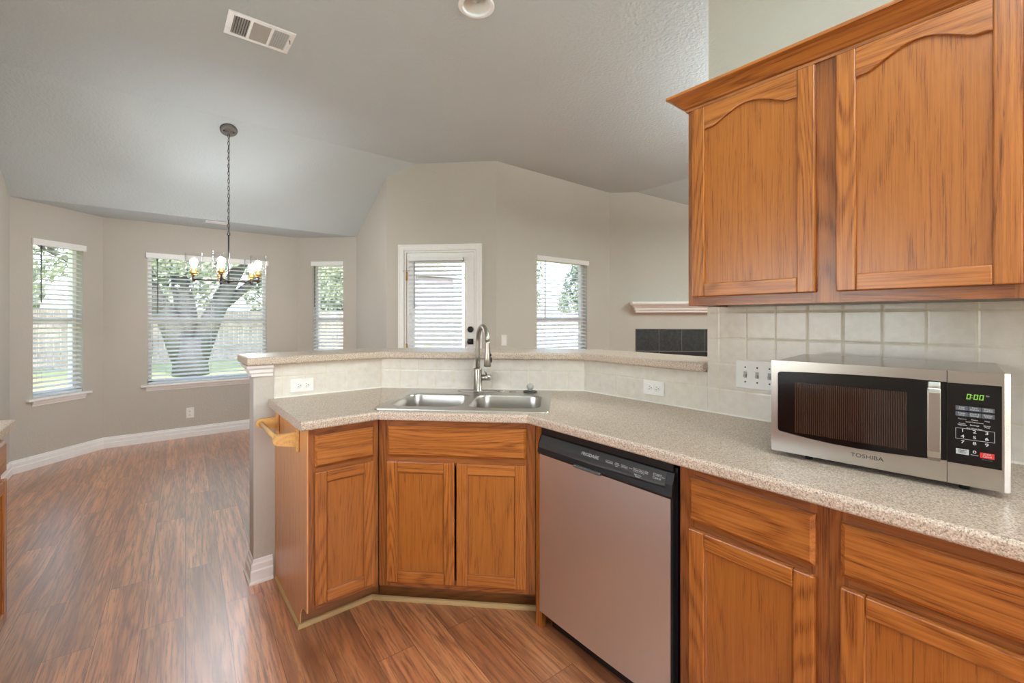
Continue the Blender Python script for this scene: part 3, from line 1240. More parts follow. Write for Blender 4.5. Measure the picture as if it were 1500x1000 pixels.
# opposite run along the left wall (its far corner shows at the left picture edge)
for i, yy in enumerate((2.655 - 0.50, 2.655 - 1.102, 2.655 - 1.704, 2.655 - 2.306)):
    ww = 0.50 if i == 0 else 0.60
    lab = ['oak base cabinet at the left picture edge, its corner under a pale counter',
           'second oak base cabinet of the left run, reflected in the microwave',
           'third oak base cabinet of the left run, reflected in the microwave',
           'nearest oak base cabinet of the left run, beside the camera'][i]
    base_cab(lab, frame(-0.478, yy, 0, 90), ww, [('drawer', 0.02, ww - 0.02 if i else ww - 0.004, 0.709, 0.838), ('door', 0.02, ww - 0.02 if i else ww - 0.004, 0.115, 0.684)],
             [(0.0, 0.04), (ww - 0.04, ww)])
b = MB()
b.box(-1.098, -0.440, 0.33, 2.675, 0.8765, 0.914, bev=0.006)
o = b.build('countertop', M['laminate'])
tag(o, 'pale laminate countertop corner at the left picture edge', 'countertop')

# ------------------------------------------------------------------ upper cabinets
MU = frame(1.603, 0.893, 0, -90)
uc = thing('wall_cabinet', 'oak wall cabinet with two arched doors above the microwave', 'cabinet', MU)


def upper(root, w, d0, doors, stiles):
    z0, z1 = 1.372, 2.134
    b = MB()
    for (a, c) in stiles:
        b.box(a, c, 0, 0.02, z0, z1, 0)
    es = sorted(stiles)
    for (a, b_), (c, d) in zip(es, es[1:]):
        b.box(b_, c, 0, 0.02, z0, z0 + 0.045, 1)
        b.box(b_, c, 0, 0.02, z1 - 0.045, z1, 1)
    b.box(0, 0.012, 0.02, d0, z0, z1, 0)
    b.box(w - 0.012, w, 0.02, d0, z0, z1, 0)
    b.box(0.012, w - 0.012, 0.02, d0, z0 + 0.012, z0 + 0.026, 1)
    b.box(0.012, w - 0.012, 0.02, d0, z1 - 0.02, z1 - 0.006, 1)
    b.box(0.012, w - 0.012, d0 - 0.006, d0, z0 + 0.026, z1 - 0.02, 0)
    b.build('body', [M['oakfv'], M['oakfh']], root)
    for (a, c) in doors:
        door_part(root, a, c, 1.405, 2.112, st=0.049, arch=True)


upper(uc, 0.872, 0.295, [(0.022, 0.424), (0.478, 0.846)], [(0, 0.04), (0.41, 0.49), (0.832, 0.872)])
MU2 = frame(1.603, 0.020, 0, -90)
uc2 = thing('wall_cabinet', 'oak wall cabinet past the right picture edge, beside the one above the microwave', 'cabinet', MU2)
upper(uc2, 0.86, 0.295, [(0.026, 0.42), (0.44, 0.834)], [(0, 0.04), (0.41, 0.45), (0.82, 0.86)])
CR = [(0, 0), (0.006, 0), (0.008, 0.008), (0.014, 0.012), (0.018, 0.018), (0.040, 0.040), (0.046, 0.044), (0.060, 0.050), (0.060, 0.060), (0, 0.060)]
b = MB()
b.sweep([(1.86, 0.8935), (1.6025, 0.8935), (1.6025, -0.84)], [(d, 2.117 + w) for d, w in CR], left=False)
o = b.build('crown_molding', M['oaky'])
tag(o, 'oak crown moulding running along the top of the wall cabinets', 'moulding')

# ------------------------------------------------------------------ countertop with the sink cut-out
UX, VX = Vector((1, -1, 0)) / R2, Vector((1, 1, 0)) / R2


def uv(u, v, z=0.0):
    p = UX * u + VX * v
    return (p.x, p.y, z)


su0, su1, sv0, sv1 = -0.830, -0.040, 1.905, 2.463
NI = 0.016
k8 = NI * math.tan(math.radians(22.5))
outer = [(0.449, 1.874 + NI), (0.7665 + k8, 1.874 + NI), (1.229 + NI, 1.4115 + k8), (1.229 + NI, -0.86), (1.888, -0.86), (1.888, 1.680), (1.0465, 2.5215), (0.449, 2.5215)]
inner = [uv(su0 + 0.015, sv0 + 0.015)[:2], uv(su0 + 0.015, sv1 - 0.015)[:2], uv(su1 - 0.015, sv1 - 0.015)[:2], uv(su1 - 0.015, sv0 + 0.015)[:2]]
b = MB()


def loop_edges(bm, pts, z):
    vs = [bm.verts.new((x, y, z)) for x, y in pts]
    return vs, [bm.edges.new((vs[i], vs[(i + 1) % len(vs)])) for i in range(len(vs))]


zt, zb_ = 0.914, 0.876
v1, e1 = loop_edges(b.bm, outer, zt)
v2, e2 = loop_edges(b.bm, inner, zt)
bmesh.ops.triangle_fill(b.bm, edges=e1 + e2, use_beauty=True)
v3, e3 = loop_edges(b.bm, outer, zb_)
v4, e4 = loop_edges(b.bm, inner, zb_)
bmesh.ops.triangle_fill(b.bm, edges=e3 + e4, use_beauty=True)
for va, vb in ((v1, v3), (v2, v4)):
    for i in range(len(va)):
        j = (i + 1) % len(va)
        b.bm.faces.new([va[i], va[j], vb[j], vb[i]])
nose = [(0.0, 0.914)]
for i in range(7):
    a = math.radians(90 - 15 * i)
    nose.append((NI - 0.012 + 0.012 * math.cos(a), 0.902 + 0.012 * math.sin(a)))
for i in range(5):
    a = math.radians(-22.5 * i)
    nose.append((NI - 0.008 + 0.008 * math.cos(a), 0.884 + 0.008 * math.sin(a)))
nose.append((0.0, 0.876))
b.sweep(outer[:4], nose, left=False)
bmesh.ops.remove_doubles(b.bm, verts=b.bm.verts[:], dist=1e-5)
counter = b.build('countertop', M['laminate'])
tag(counter, 'speckled beige laminate countertop wrapping round the corner sink and under the microwave', 'countertop')
for (qa, qb) in (((0.7665, 1.880), (1.0465, 2.515)), ((1.240, 1.4175), uv(su1 + 0.006, sv0 + 0.02)[:2])):
    b = MB()
    b.tube([(qa[0], qa[1], 0.9139), (qb[0], qb[1], 0.9139)], 0.0006, 6)
    b.build('seam', M['oakdark'], counter)

# raised bar top
b = MB()
bar = [(0.350, 2.485), (1.0325, 2.485), (1.850, 1.6675), (1.850, 0.967), (2.190, 0.967), (2.190, 1.8084), (1.1733, 2.825), (0.350, 2.825)]
b.prism(bar, 1.089, 1.130)
bt = b.build('bar_top', M['laminate'], bevel=0.011)
tag(bt, 'raised speckled laminate bar top on the half wall', 'bar top')


# ------------------------------------------------------------------ wall tile
def tiles(name, origin, deg, x0, x1, z0, z1, notch=None):
    b = MB()
    b.box(x0, x1, -0.009, -0.0005, z0, z1)
    if notch:
        b.box(notch[0], notch[1], -0.009, -0.0005, notch[2], notch[3])
    o = b.build(name, M['tile'], mat=frame(origin[0], origin[1], 0.914, deg))
    return struct(o)


P_ = 0.1094
# right wall, x grows towards the camera; joints at Y = 1.5671 - k*P
tiles('trim_3', (XW, 1.5671), -90, 1.5671 - 0.965, 1.5671 + 1.2, 0.0, 0.458)
tiles('trim_4', (XW, 1.5671), -90, 1.5671 - 1.680, 1.5671 - 0.966, 0.0, 0.174)
# diagonal piece, joints at u = -0.6027 + k*P
dg0 = (1.048, 2.5315)
ou = -0.6027
o_xy = uv(ou, (1.90 + 1.684) / R2)
tiles('trim_5', (o_xy[0], o_xy[1]), -45, -1.0455 - ou, 0.149 - ou, 0.0, 0.174)
tiles('trim_6', (0.6203, 2.532), 0, 0.476 - 0.6203, 1.050 - 0.6203, 0.0, 0.174)
# caulk bead where tile meets counter
b = MB()
b.sweep([(1.8888, -0.8), (1.8888, 1.680), (1.0475, 2.5213), (0.476, 2.5213)], [(0, 0.9142), (0.005, 0.9142), (0, 0.920)], left=True)
struct(b.build('trim_7', M['caulk']))

# ------------------------------------------------------------------ sink
MSK = Matrix(((UX.x, VX.x, 0, 0), (UX.y, VX.y, 0, 0), (0, 0, 1, 0), (0, 0, 0, 1)))
sink = thing('kitchen_sink', 'stainless double-bowl sink set into the corner counter', 'sink', MSK @ T(-0.435, 2.184, 0.9145))
b = MB()
HU, HV = 0.395, 0.279


def rrect(cx, cy, hx, hy, r, n=6):
    pts = []
    for k, (sx, sy) in enumerate(((1, 1), (-1, 1), (-1, -1), (1, -1))):
        for i in range(n + 1):
            a = (k * 90 + 90.0 * i / n) * PI / 180
            pts.append((cx + sx * (hx - r) + r * math.cos(a), cy + sy * (hy - r) + r * math.sin(a)))
    return pts


rim = rrect(0, 0, HU, HV, 0.03)
bowls = [rrect(-0.186, -0.038, 0.170, 0.172, 0.065), rrect(0.186, -0.038, 0.170, 0.172, 0.065)]
zr = 0.005
vo, eo = loop_edges(b.bm, rim, zr)
es = list(eo)
bv = []
for bw in bowls:
    v_, e_ = loop_edges(b.bm, bw, zr)
    bv.append(v_)
    es += e_
bmesh.ops.triangle_fill(b.bm, edges=es, use_beauty=True)
vlo = [b.bm.verts.new((x * 1.006, y * 1.006, 0.0)) for x, y in rim]
for i in range(len(vo)):
    j = (i + 1) % len(vo)
    b.bm.faces.new([vo[i], vo[j], vlo[j], vlo[i]])
for bi, (bw, v_) in enumerate(zip(bowls, bv)):
    cx = -0.186 if bi == 0 else 0.186
    prev = v_
    for (k, dz) in ((0.985, -0.002), (0.97, -0.010), (0.955, -0.06), (0.94, -0.145), (0.90, -0.168), (0.80, -0.178), (0.15, -0.182)):
        cur = [b.bm.verts.new((cx + (x - cx) * k, -0.038 + (y + 0.038) * k, zr + dz)) for x, y in bw]
        for i in range(len(cur)):
            j = (i + 1) % len(cur)
            f = b.bm.faces.new([prev[i], prev[j], cur[j], cur[i]])
            f.smooth = True
        prev = cur
    b.bm.faces.new(prev)
so = b.build('basin', M['sinksteel'], sink)
for cx in (-0.186, 0.186):
    b = MB()
    b.lathe([(0.044, 0.0), (0.044, 0.004), (0.034, 0.004), (0.030, -0.001), (0.0, -0.001)], (cx, -0.038, -0.1765), 'z', 24)
    b.build('drain', M['nickel'], sink)
for (cx) in (0.120, 0.185):
    b = MB()
    b.lathe([(0.020, 0.0), (0.020, 0.003), (0.014, 0.006), (0.0, 0.0065)], (cx, 0.236, zr), 'z', 20)
    b.build('hole_cover', M['nickel'], sink)

# clear knob on a dark strainer basket
p = uv(-0.152, 2.42)
kb = thing('strainer_basket', 'clear knobbed sink strainer on the right rear corner of the sink', 'strainer', T(p[0], p[1], 0.9198))
b = MB()
b.lathe([(0.038, 0.0), (0.040, 0.004), (0.034, 0.008), (0.012, 0.010), (0.0, 0.010)], n=24)
b.build('basket_rim', M['gunmetal'], kb)
b = MB()
b.lathe([(0.010, 0.010), (0.014, 0.018), (0.019, 0.022), (0.020, 0.034), (0.013, 0.044), (0.006, 0.047), (0.0, 0.047)], n=8, smooth=False)
b.build('knob', M['knob'], kb)

# ------------------------------------------------------------------ faucet
fx, fy = 1.400, 2.029
fc = thing('faucet', 'brushed nickel gooseneck pull-down faucet standing behind the sink', 'faucet', T(fx, fy, 0.9201))
b = MB()
b.lathe([(0.029, 0.0), (0.029, 0.004), (0.0245, 0.008), (0.0235, 0.120), (0.0225, 0.127), (0.0120, 0.130)], n=28)
b.build('base', M['nickel'], fc)
b = MB()
b.tube([tuple(Vector(q)) for q in [uv(-0.0, 0.0, 0.0015)]] + [(0, 0, 0.0015)], 0.001) if False else None
# escutcheon plate under the faucet
pl = rrect(0, 0, 0.115, 0.027, 0.026)
for (x, y) in [(0, 0)]:
    lo = [Vector(uv(a, c, 0.0)) for a, c in pl]
    vsl = [b.bm.verts.new(q) for q in lo]
    vsh = [b.bm.verts.new(q * 0.97 + Vector((0, 0, 0.003))) for q in lo]
    b.bm.faces.new(vsh)
    for i in range(len(vsl)):
        j = (i + 1) % len(vsl)
        b.bm.faces.new([vsl[i], vsl[j], vsh[j], vsh[i]])
b.build('escutcheon', M['nickel'], fc)
dr = Vector((-0.272 * 1.0 - 0.03, -0.958, 0)).normalized()
dr = (Vector((0.7767, -0.6299, 0)) * 0.36 + Vector((-0.6299, -0.7767, 0)) * 0.93).normalized()
b = MB()
RA = 0.088
pts = [(0, 0, 0.125), (0, 0, 0.20), (0, 0, 0.272)]
for i in range(1, 17):
    a = PI * i / 16 * 0.97
    q = dr * (RA - RA * math.cos(a))
    pts.append((q.x, q.y, 0.272 + RA * math.sin(a)))
b.tube(pts, 0.0130, 16)
b.build('neck', M['nickel'], fc)
end = Vector(pts[-1])
b = MB()
q0 = end
hd = [(0.0128, 0.0), (0.0140, -0.012), (0.0135, -0.040), (0.0150, -0.050), (0.0185, -0.085), (0.0195, -0.128), (0.0170, -0.133), (0.0, -0.133)]
b.lathe(hd, (q0.x, q0.y, q0.z + 0.006), 'z', 24)
b.build('spray_head', M['nickel'], fc)
b = MB()
rt = Vector((0.7767, -0.6299, 0))
for (zz, hh, rr) in ((-0.066, 0.008, 0.0155), (-0.092, 0.016, 0.0175)):
    c_ = q0 + rt * rr + Vector((-0.63, -0.777, 0)) * 0.006
    b.sphere((c_.x, c_.y, q0.z + zz), 0.006, sz=hh / 0.006, n=12)
b.build('spray_button', M['rubber'], fc)
b = MB()
pz = 0.075
b.tube([tuple(rt * 0.015 + Vector((0, 0, pz))), tuple(rt * 0.068 + Vector((0, 0, pz)))], 0.0165, 20)
b.tube([tuple(rt * 0.068 + Vector((0, 0, pz))), tuple(rt * 0.074 + Vector((0, 0, pz)))], [0.0165, 0.012], 20)
b.tube([tuple(rt * 0.050 + Vector((0, 0, pz + 0.012))), tuple(rt * 0.038 + Vector((-0.01, -0.012, pz + 0.046)))], 0.0042, 10)
b.build('handle', M['nickel'], fc)

# ------------------------------------------------------------------ towel holder on the end panel
tw = thing('towel_holder', 'pale wooden paper towel holder screwed to the peninsula end panel', 'towel holder', T(0.4805, 2.22, 0.815))
for yy in (-0.175, 0.210):
    b = MB()
    b.box(-0.014, -0.001, yy - 0.011, yy + 0.011, -0.062, 0.050, bev=0.002)
    prof = [(-0.014, -0.040), (-0.045, -0.030), (-0.075, -0.020)]
    arc = [(-0.082 + 0.020 * math.cos(a), 0.000 + 0.020 * math.sin(a)) for a in [math.radians(-110 - i * 20) for i in range(8)]]
    prof = [(-0.0145, -0.038), (-0.0145, 0.024)] + [(-0.080 + 0.022 * math.cos(math.radians(95 + i * 20)), 0.0 + 0.022 * math.sin(math.radians(95 + i * 20))) for i in range(9)]
    b.prism(prof, yy - 0.009, yy + 0.009, axis='y')
    b.build('bracket', M['pine'], tw)
b = MB()
b.tube([(-0.080, -0.168, 0.0), (-0.080, 0.203, 0.0)], 0.0105, 16)
b.build('rod', M['pine'], tw)

# ------------------------------------------------------------------ dishwasher
MD = frame(1.283, 1.378, 0, -90)
dw = thing('dishwasher', 'stainless dishwasher with a black control strip under the counter', 'dishwasher', MD)
DWW = 0.622
b = MB()
b.box(0.006, DWW + 0.005, 0.0, 0.56, 0.09, 0.850)
b.box(0.006, DWW - 0.004, -0.010, 0.0, 0.838, 0.866)
b.build('tub', M['blackm'], dw)
b = MB()
W_ = DWW + 0.006
# door face slightly bowed
N = 16
vf = []
for i in range(N + 1):
    x = 0.004 + (W_ - 0.02) * i / N
    vf.append((x, -0.018 - 0.004 * math.sin(PI * i / N)))
pts = [(0.004, -0.0015)] + vf + [(W_ - 0.016, -0.0015)]
b.prism([(x, y) for x, y in pts][::-1], 0.088, 0.754)
b.build('door', M['steelv'], dw)
b = MB()
b.box(0.002, W_ - 0.008, -0.016, -0.0012, 0.0885, 0.7535)
b.build('door_edge', M['blackm'], dw)
b = MB()
x0_, x1_ = 0.003, W_ - 0.005
sect = [(-0.0012, 0.7545), (-0.024, 0.7545), (-0.030, 0.764), (-0.024, 0.800), (-0.010, 0.834), (-0.0012, 0.836)]
b.prism(sect, x0_, x1_, axis='x')
b.build('control_panel', M['blackm'], dw)
b = MB()
# dark grey printed overlay, sloping back
b.face([(0.010, -0.0282, 0.783), (W_ - 0.030, -0.0282, 0.783), (W_ - 0.030, -0.0254, 0.800), (0.010, -0.0254, 0.800)])
b.face([(0.010, -0.0252, 0.800), (W_ - 0.030, -0.0252, 0.800), (W_ - 0.030, -0.0120, 0.832), (0.010, -0.0120, 0.832)])
bmesh.ops.solidify(b.bm, geom=b.bm.faces[:], thickness=0.0006)
b.build('control_overlay', M['charcoal'], dw)
b = MB()
b.box(0.215, 0.345, -0.040, -0.028, 0.7545, 0.766, bev=0.003)
b.build('latch_handle', M['charcoal'], dw)
b = MB()
b.box(0.02, DWW - 0.02, 0.042, 0.050, 0.004, 0.089)
b.build('toe_panel', M['blackm'], dw)
tilt = Matrix.Rotation(math.radians(-22), 4, 'X')


def dwt(s, x, z, size, m='greytext'):
    yy = -0.0262 + (z - 0.800) * 0.41 if z > 0.8 else -0.0288 + (z - 0.783) * 0.16
    text(s, size, T(x, yy - 0.0006, z) @ tilt, M[m], dw)


dwt('FRIGIDAIRE', 0.285, 0.812, 0.0165)
for (s, x, z, sz) in (('Cycles', 0.375, 0.810, 0.009), ('Heavy\nNormal\nLight', 0.408, 0.810, 0.006), ('Delay', 0.440, 0.810, 0.009), ('2-4-6', 0.466, 0.812, 0.006),
                      ('Heat Dry', 0.497, 0.812, 0.009), ('High Temp\nSanitize', 0.497, 0.796, 0.006), ('Clean\nRinse', 0.527, 0.814, 0.006), ('START\nCancel', 0.567, 0.812, 0.011), ('Status', 0.590, 0.814, 0.005)):
    dwt(s, x, z, sz)
b = MB()


def outline(bb, xa, xb, za, zb2, y, t=0.0008):
    for (a, c, d, e) in ((xa, xb, za, za + t), (xa, xb, zb2 - t, zb2), (xa, xa + t, za, zb2), (xb - t, xb, za, zb2)):
        ya = y
        bb.box(a, c, ya - 0.0004, ya, d, e)


for (xa, xb, za, zb2) in ((0.360, 0.390, 0.804, 0.816), (0.427, 0.453, 0.804, 0.816), (0.476, 0.518, 0.806, 0.818)):
    b = MB()
    outline(b, xa, xb, za, zb2, -0.0256 + 0.41 * 0.010 - 0.001)
    b.build('button_outline', M['greytext'], dw)

# ------------------------------------------------------------------ microwave
ma = math.degrees(math.atan2(-0.476, 0.048))
MM = frame(1.440, 0.538, 0.9145, ma)
mw = thing('microwave', 'stainless steel microwave oven with a black door window, on the counter under the wall cabinet', 'microwave', MM)
Z0, MW, MH, MDp = 0.0155, 0.478, 0.268, 0.375
b = MB()
b.box(0.004, MW - 0.004, 0.0165, MDp, Z0 + 0.004, Z0 + MH - 0.002, bev=0.004)
b.build('case', M['steel'], mw)
b = MB()
b.box(0.003, MW - 0.003, 0.0122, 0.0163, Z0 + 0.003, Z0 + MH - 0.0005)
b.build('gasket', M['blackm'], mw)
b = MB()
b.box(0.3762 - 0.0005, 0.3762 + 0.0005, -0.0002, 0.012, Z0 + 0.0005, Z0 + MH - 0.0005)
b.build('door_gap', M['blackm'], mw)
b = MB()
for i in range(9):
    b.box(0.10 + i * 0.026, 0.118 + i * 0.026, MDp - 0.035, MDp - 0.028, Z0 + MH - 0.0045, Z0 + MH - 0.0032)
b.build('vent_slots', M['blackm'], mw)
seam = 0.3762


def arc_pts(xa, xb, za, zb2, sag, n=20):
    return [(xa + (xb - xa) * i / n, za + (zb2 - za) * i / n - sag * math.sin(PI * i / n)) for i in range(n + 1)]


def plate_hole(bb, ox0, ox1, oz0, oz1, holepts, y0, y1, m=0):
    """front plate with a polygonal hole"""
    vo1, eo1 = [], []
    outs = [(ox0, oz0), (ox1, oz0), (ox1, oz1), (ox0, oz1)]
    layers = []
    for y in (y0, y1):
        vo_ = [bb.bm.verts.new((x, y, z)) for x, z in outs]
        vi_ = [bb.bm.verts.new((x, y, z)) for x, z in holepts]
        ee = [bb.bm.edges.new((vo_[i], vo_[(i + 1) % 4])) for i in range(4)]
        ee += [bb.bm.edges.new((vi_[i], vi_[(i + 1) % len(vi_)])) for i in range(len(vi_))]
        bmesh.ops.triangle_fill(bb.bm, edges=ee, use_beauty=True)
        layers.append((vo_, vi_))
    for k in (0, 1):
        a, c = layers[0][k], layers[1][k]
        for i in range(len(a)):
            j = (i + 1) % len(a)
            bb.bm.faces.new([a[i], a[j], c[j], c[i]])


def corner(cx, cz, r, a0, a1, n=5):
    return [(cx + r * math.cos(math.radians(a0 + (a1 - a0) * i / n)), cz + r * math.sin(math.radians(a0 + (a1 - a0) * i / n))) for i in range(n + 1)]


z_ = Z0
gl = corner(0.026, z_ + 0.227, 0.009, 90, 180) + corner(0.026, z_ + 0.068, 0.009, 180, 255)
gl += [(0.06, z_ + 0.0545), (0.10, z_ + 0.0500), (0.15, z_ + 0.0462), (0.20, z_ + 0.0448), (0.26, z_ + 0.0455), (0.32, z_ + 0.048), (seam - 0.001, z_ + 0.0515)]
gl += [(seam - 0.001, z_ + 0.2405), (0.30, z_ + 0.2425), (0.20, z_ + 0.2420), (0.10, z_ + 0.2395)]
# door: frame open on the seam side is built as frame with hole reaching close to the seam
b = MB()
pts_out = [(0.0, z_ + 0.0), (seam - 0.0006, z_ + 0.0), (seam - 0.0006, z_ + 0.0515)] + [q for q in gl[:-4][::-1] if True][1:]
outs = [(0.0, z_), (seam - 0.0006, z_), (seam - 0.0006, z_ + 0.0515)] + list(reversed(gl[:-5])) + [(0.10, z_ + 0.2395), (0.20, z_ + 0.2420), (0.30, z_ + 0.2425), (seam - 0.0006, z_ + 0.2405), (seam - 0.0006, z_ + MH), (0.0, z_ + MH)]
b.prism(outs, -0.0, 0.012, axis='y')
db = b.build('door', M['steel'], mw)
b = MB()
b.prism([(x, z) for x, z in gl], 0.002, 0.0118, axis='y')
dg = b.build('door_glass', M['black'], mw)
b = MB()
b.box(0.060, 0.304, 0.0012, 0.0019, z_ + 0.062, z_ + 0.207)
b.build('window_mesh', M['mwmesh'], mw)
b = MB()
for (za_, zb2_) in ((z_, z_ + 0.0495), (z_ + 0.2395, z_ + MH)):
    b.prism([(seam + 0.0006, 0.0), (0.4685, 0.0), (MW, 0.006), (MW, 0.012), (seam + 0.0006, 0.012)], za_, zb2_)
b.prism([(0.4645, 0.0), (0.4685, 0.0), (MW, 0.006), (MW, 0.012), (0.4645, 0.012)], z_ + 0.0495, z_ + 0.2395)
b.build('control_frame', M['steel'], mw)
b = MB()
cp = [(seam + 0.0008, z_ + 0.0497)] + corner(0.4555, z_ + 0.0590, 0.0088, -90, 0) + corner(0.4555, z_ + 0.2300, 0.0088, 0, 90) + [(seam + 0.0008, z_ + 0.2393)]
b.prism(cp, 0.0012, 0.0115, axis='y')
pan = b.build('control_panel', M['black'], mw)
for (x, z) in ((0.0885, 0), (0.4058, 0), (0.0885, 1), (0.4058, 1)):
    b = MB()
    b.lathe([(0.010, 0.0), (0.009, Z0 + 0.004)], (x, 0.035 if z == 0 else 0.33, 0.0), 'z', 16)
    b.build('foot', M['rubber'], mw)
# handle with bent ends
b = MB()
hp = [(0.0, z_ + 0.046), (-0.026, z_ + 0.060), (-0.030, z_ + 0.075), (-0.030, z_ + 0.215), (-0.026, z_ + 0.226), (0.0, z_ + 0.240), (0.0, z_ + 0.226), (-0.018, z_ + 0.214), (-0.018, z_ + 0.076), (0.0, z_ + 0.062)]
vs0 = [b.bm.verts.new((0.342, y, z)) for y, z in hp]
vs1 = [b.bm.verts.new((0.366, y, z)) for y, z in hp]
for q in ((0, 1, 8, 9), (1, 2, 7, 8) if False else (1, 2, 8), (2, 3, 7, 8), (3, 4, 7), (4, 5, 6, 7)):
    for vs in (vs0, vs1):
        b.bm.faces.new([vs[i] for i in q])
n_ = len(hp)
for i in range(n_):
    j = (i + 1) % n_
    b.bm.faces.new([vs0[i], vs0[j], vs1[j], vs1[i]])
b.build('door_handle', M['steel'], mw, bevel=0.0025)


def mt_(s, x, z, size, m='greytext', y=0.0004, sx=1.0, par=None):
    text(s, size, T(x, y, z_ + z), M[m], par or mw, sx=sx)


mt_('TOSHIBA', 0.225, 0.0268, 0.0145, 'darktext', -0.0004, 1.15)
# seven-segment clock 0:00
b = MB()


def seg0(bb, x, z, w, h, t=0.0020, sl=0.12):
    def q(x0, z0, x1, z1):
        bb.face([(x0 + sl * (z0 - z), 0.0006, z0), (x1 + sl * (z0 - z), 0.0006, z0), (x1 + sl * (z1 - z), 0.0006, z1), (x0 + sl * (z1 - z), 0.0006, z1)])
    q(x, z, x + w, z + t)
    q(x, z + h - t, x + w, z + h)
    for xx in (x, x + w - t):
        q(xx, z + t * 1.1, xx + t, z + h / 2 - 0.0003)
        q(xx, z + h / 2 + 0.0003, xx + t, z + h - t * 1.1)


for xx in (0.4080, 0.4195, 0.4285):
    seg0(b, xx, z_ + 0.2035, 0.0072, 0.0125)
for zz in (0.2068, 0.2120):
    b.box(0.4168, 0.4184, 0.0004, 0.0008, z_ + zz, z_ + zz + 0.0016)
b.build('clock_digits', M['lcd'], mw)
mt_('On', 0.4425, 0.2140, 0.0045)
b = MB()
for z0_, z1_ in ((0.1765, 0.1865), (0.1625, 0.1725)):
    for i in range(3):
        b.box(0.3905 + i * 0.0212, 0.4110 + i * 0.0212, 0.0004, 0.0011, z_ + z0_, z_ + z1_)
b.build('button_bar', M['greybtn'], mw)
for i, s in enumerate(('Time\nCook', 'Time\nDefrost', 'Weight\nDefrost')):
    mt_(s, 0.4007 + i * 0.0212, 0.1815, 0.0046, y=0.0001)
for i, s in enumerate(('Power\nLevel', 'Clock &\nSettings', 'Kitchen\nTimer')):
    mt_(s, 0.4007 + i * 0.0212, 0.1675, 0.0046, y=0.0001)
for i, s in enumerate(('Popcorn', 'Potato', 'Pizza')):
    mt_(s, 0.4017 + i * 0.020, 0.1560, 0.0040, y=0.0007)
mt_('Quick Convenience', 0.4215, 0.1505, 0.0036, y=0.0007)
for i, s in enumerate(('Frozen\nVegetable', 'Beverage', 'Dinner\nPlate')):
    mt_(s, 0.4017 + i * 0.020, 0.1435, 0.0040, y=0.0007)
mt_('Easy Minute Start', 0.4215, 0.1360, 0.0036, y=0.0007)
for i in range(9):
    mt_(str(i + 1), 0.4022 + (i % 3) * 0.0195, 0.1285 - (i // 3) * 0.0135, 0.0100, y=0.0007, sx=1.35)
b = MB()
outline(b, 0.3905, 0.4535, z_ + 0.1085, z_ + 0.1340, 0.0011, 0.0006)
b.build('digit_outline', M['greytext'], mw)
mt_('0', 0.4217, 0.0815, 0.0095, y=0.0007, sx=1.4)
mt_('Memory', 0.4217, 0.0745, 0.0036, y=0.0007)
b = MB()
b.box(0.3912, 0.4125, 0.0004, 0.0011, z_ + 0.0725, z_ + 0.0850)
b.build('start_button', M['palebtn'], mw)
mt_('START\n+30Sec.', 0.4019, 0.0792, 0.0050, 'darktext', y=0.0001)
b = MB()
b.box(0.4305, 0.4530, 0.0004, 0.0011, z_ + 0.0705, z_ + 0.0830)
b.build('stop_button', M['red'], mw)
mt_('STOP\nCancel', 0.4418, 0.0772, 0.0052, y=0.0001)
mt_('Child Lock', 0.4418, 0.0672, 0.0038, 'teal', y=0.0007)


# ------------------------------------------------------------------ outlets and switches
def duplex(label, mat, horizontal=False, w=0.070, h=0.115, group=None):
    root = thing('wall_outlet', label, 'outlet', mat)
    b = MB()
    W, H = (h, w) if horizontal else (w, h)
    b.box(-W / 2, W / 2, -0.006, -0.0005, -H / 2, H / 2, bev=0.002)
    b.build('cover_plate', M['plastic'], root)
    for s in (-1, 1):
        c = MB()
        cx, cz = (s * 0.0195, 0) if horizontal else (0, s * 0.0195)
        c.lathe([(0.0165, -0.006), (0.0165, -0.0085), (0.015, -0.0092), (0.0, -0.0092)], (cx, 0, cz), 'y', 20)
        r = c.build('receptacle', M['plastic'], root)
        d = MB()
        for (a, e) in ((-0.006, 0.0035), (0.006, 0.0035)):
            if horizontal:
                d.box(cx - e, cx + e, -0.0098, -0.0091, cz + a - 0.001, cz + a + 0.001)
            else:
                d.box(cx + a - 0.001, cx + a + 0.001, -0.0098, -0.0091, cz - e + 0.002, cz + e + 0.002)
        if horizontal:
            d.lathe([(0.0025, -0.0091), (0.0025, -0.0098)], (cx + 0.009, 0, cz), 'y', 10)
        else:
            d.lathe([(0.0025, -0.0091), (0.0025, -0.0098)], (cx, 0, cz - 0.009), 'y', 10)
        d.build('slot', M['plasticdark'], r)
    return root


duplex('white sideways outlet on the tile at the left end of the peninsula', frame(0.608, 2.523, 0.971, 0), True)
duplex('white sideways outlet on the tile between the sink and the light switches', frame(1.891, 1.232, 0.986, -90), True)
duplex('small white upright outlet low on the wall under the middle bay window', frame(0.309, 6.12, 0.270, 0))
sw = thing('light_switch', 'white triple toggle switch plate on the tile beside the microwave', 'light switch', frame(1.891, 0.7565, 1.094, -90))
b = MB()
b.box(-0.084, 0.084, -0.006, -0.0005, -0.057, 0.057, bev=0.002)
b.build('cover_plate', M['plastic'], sw)
for k in (-1, 0, 1):
    b = MB()
    b.box(k * 0.046 - 0.006, k * 0.046 + 0.006, -0.0075, -0.0062, -0.013, 0.013)
    b.box(k * 0.046 - 0.0045, k * 0.046 + 0.0045, -0.016, -0.0075, -0.009, 0.001, bev=0.001)
    t_ = b.build('toggle', M['togglegrey'], sw)
    b = MB()
    for zz in (-0.030, 0.030):
        b.lathe([(0.0032, -0.0062), (0.0032, -0.0072), (0.0, -0.0076)], (k * 0.046, 0, zz), 'y', 10)
    b.build('screw', M['plasticdark'], t_)
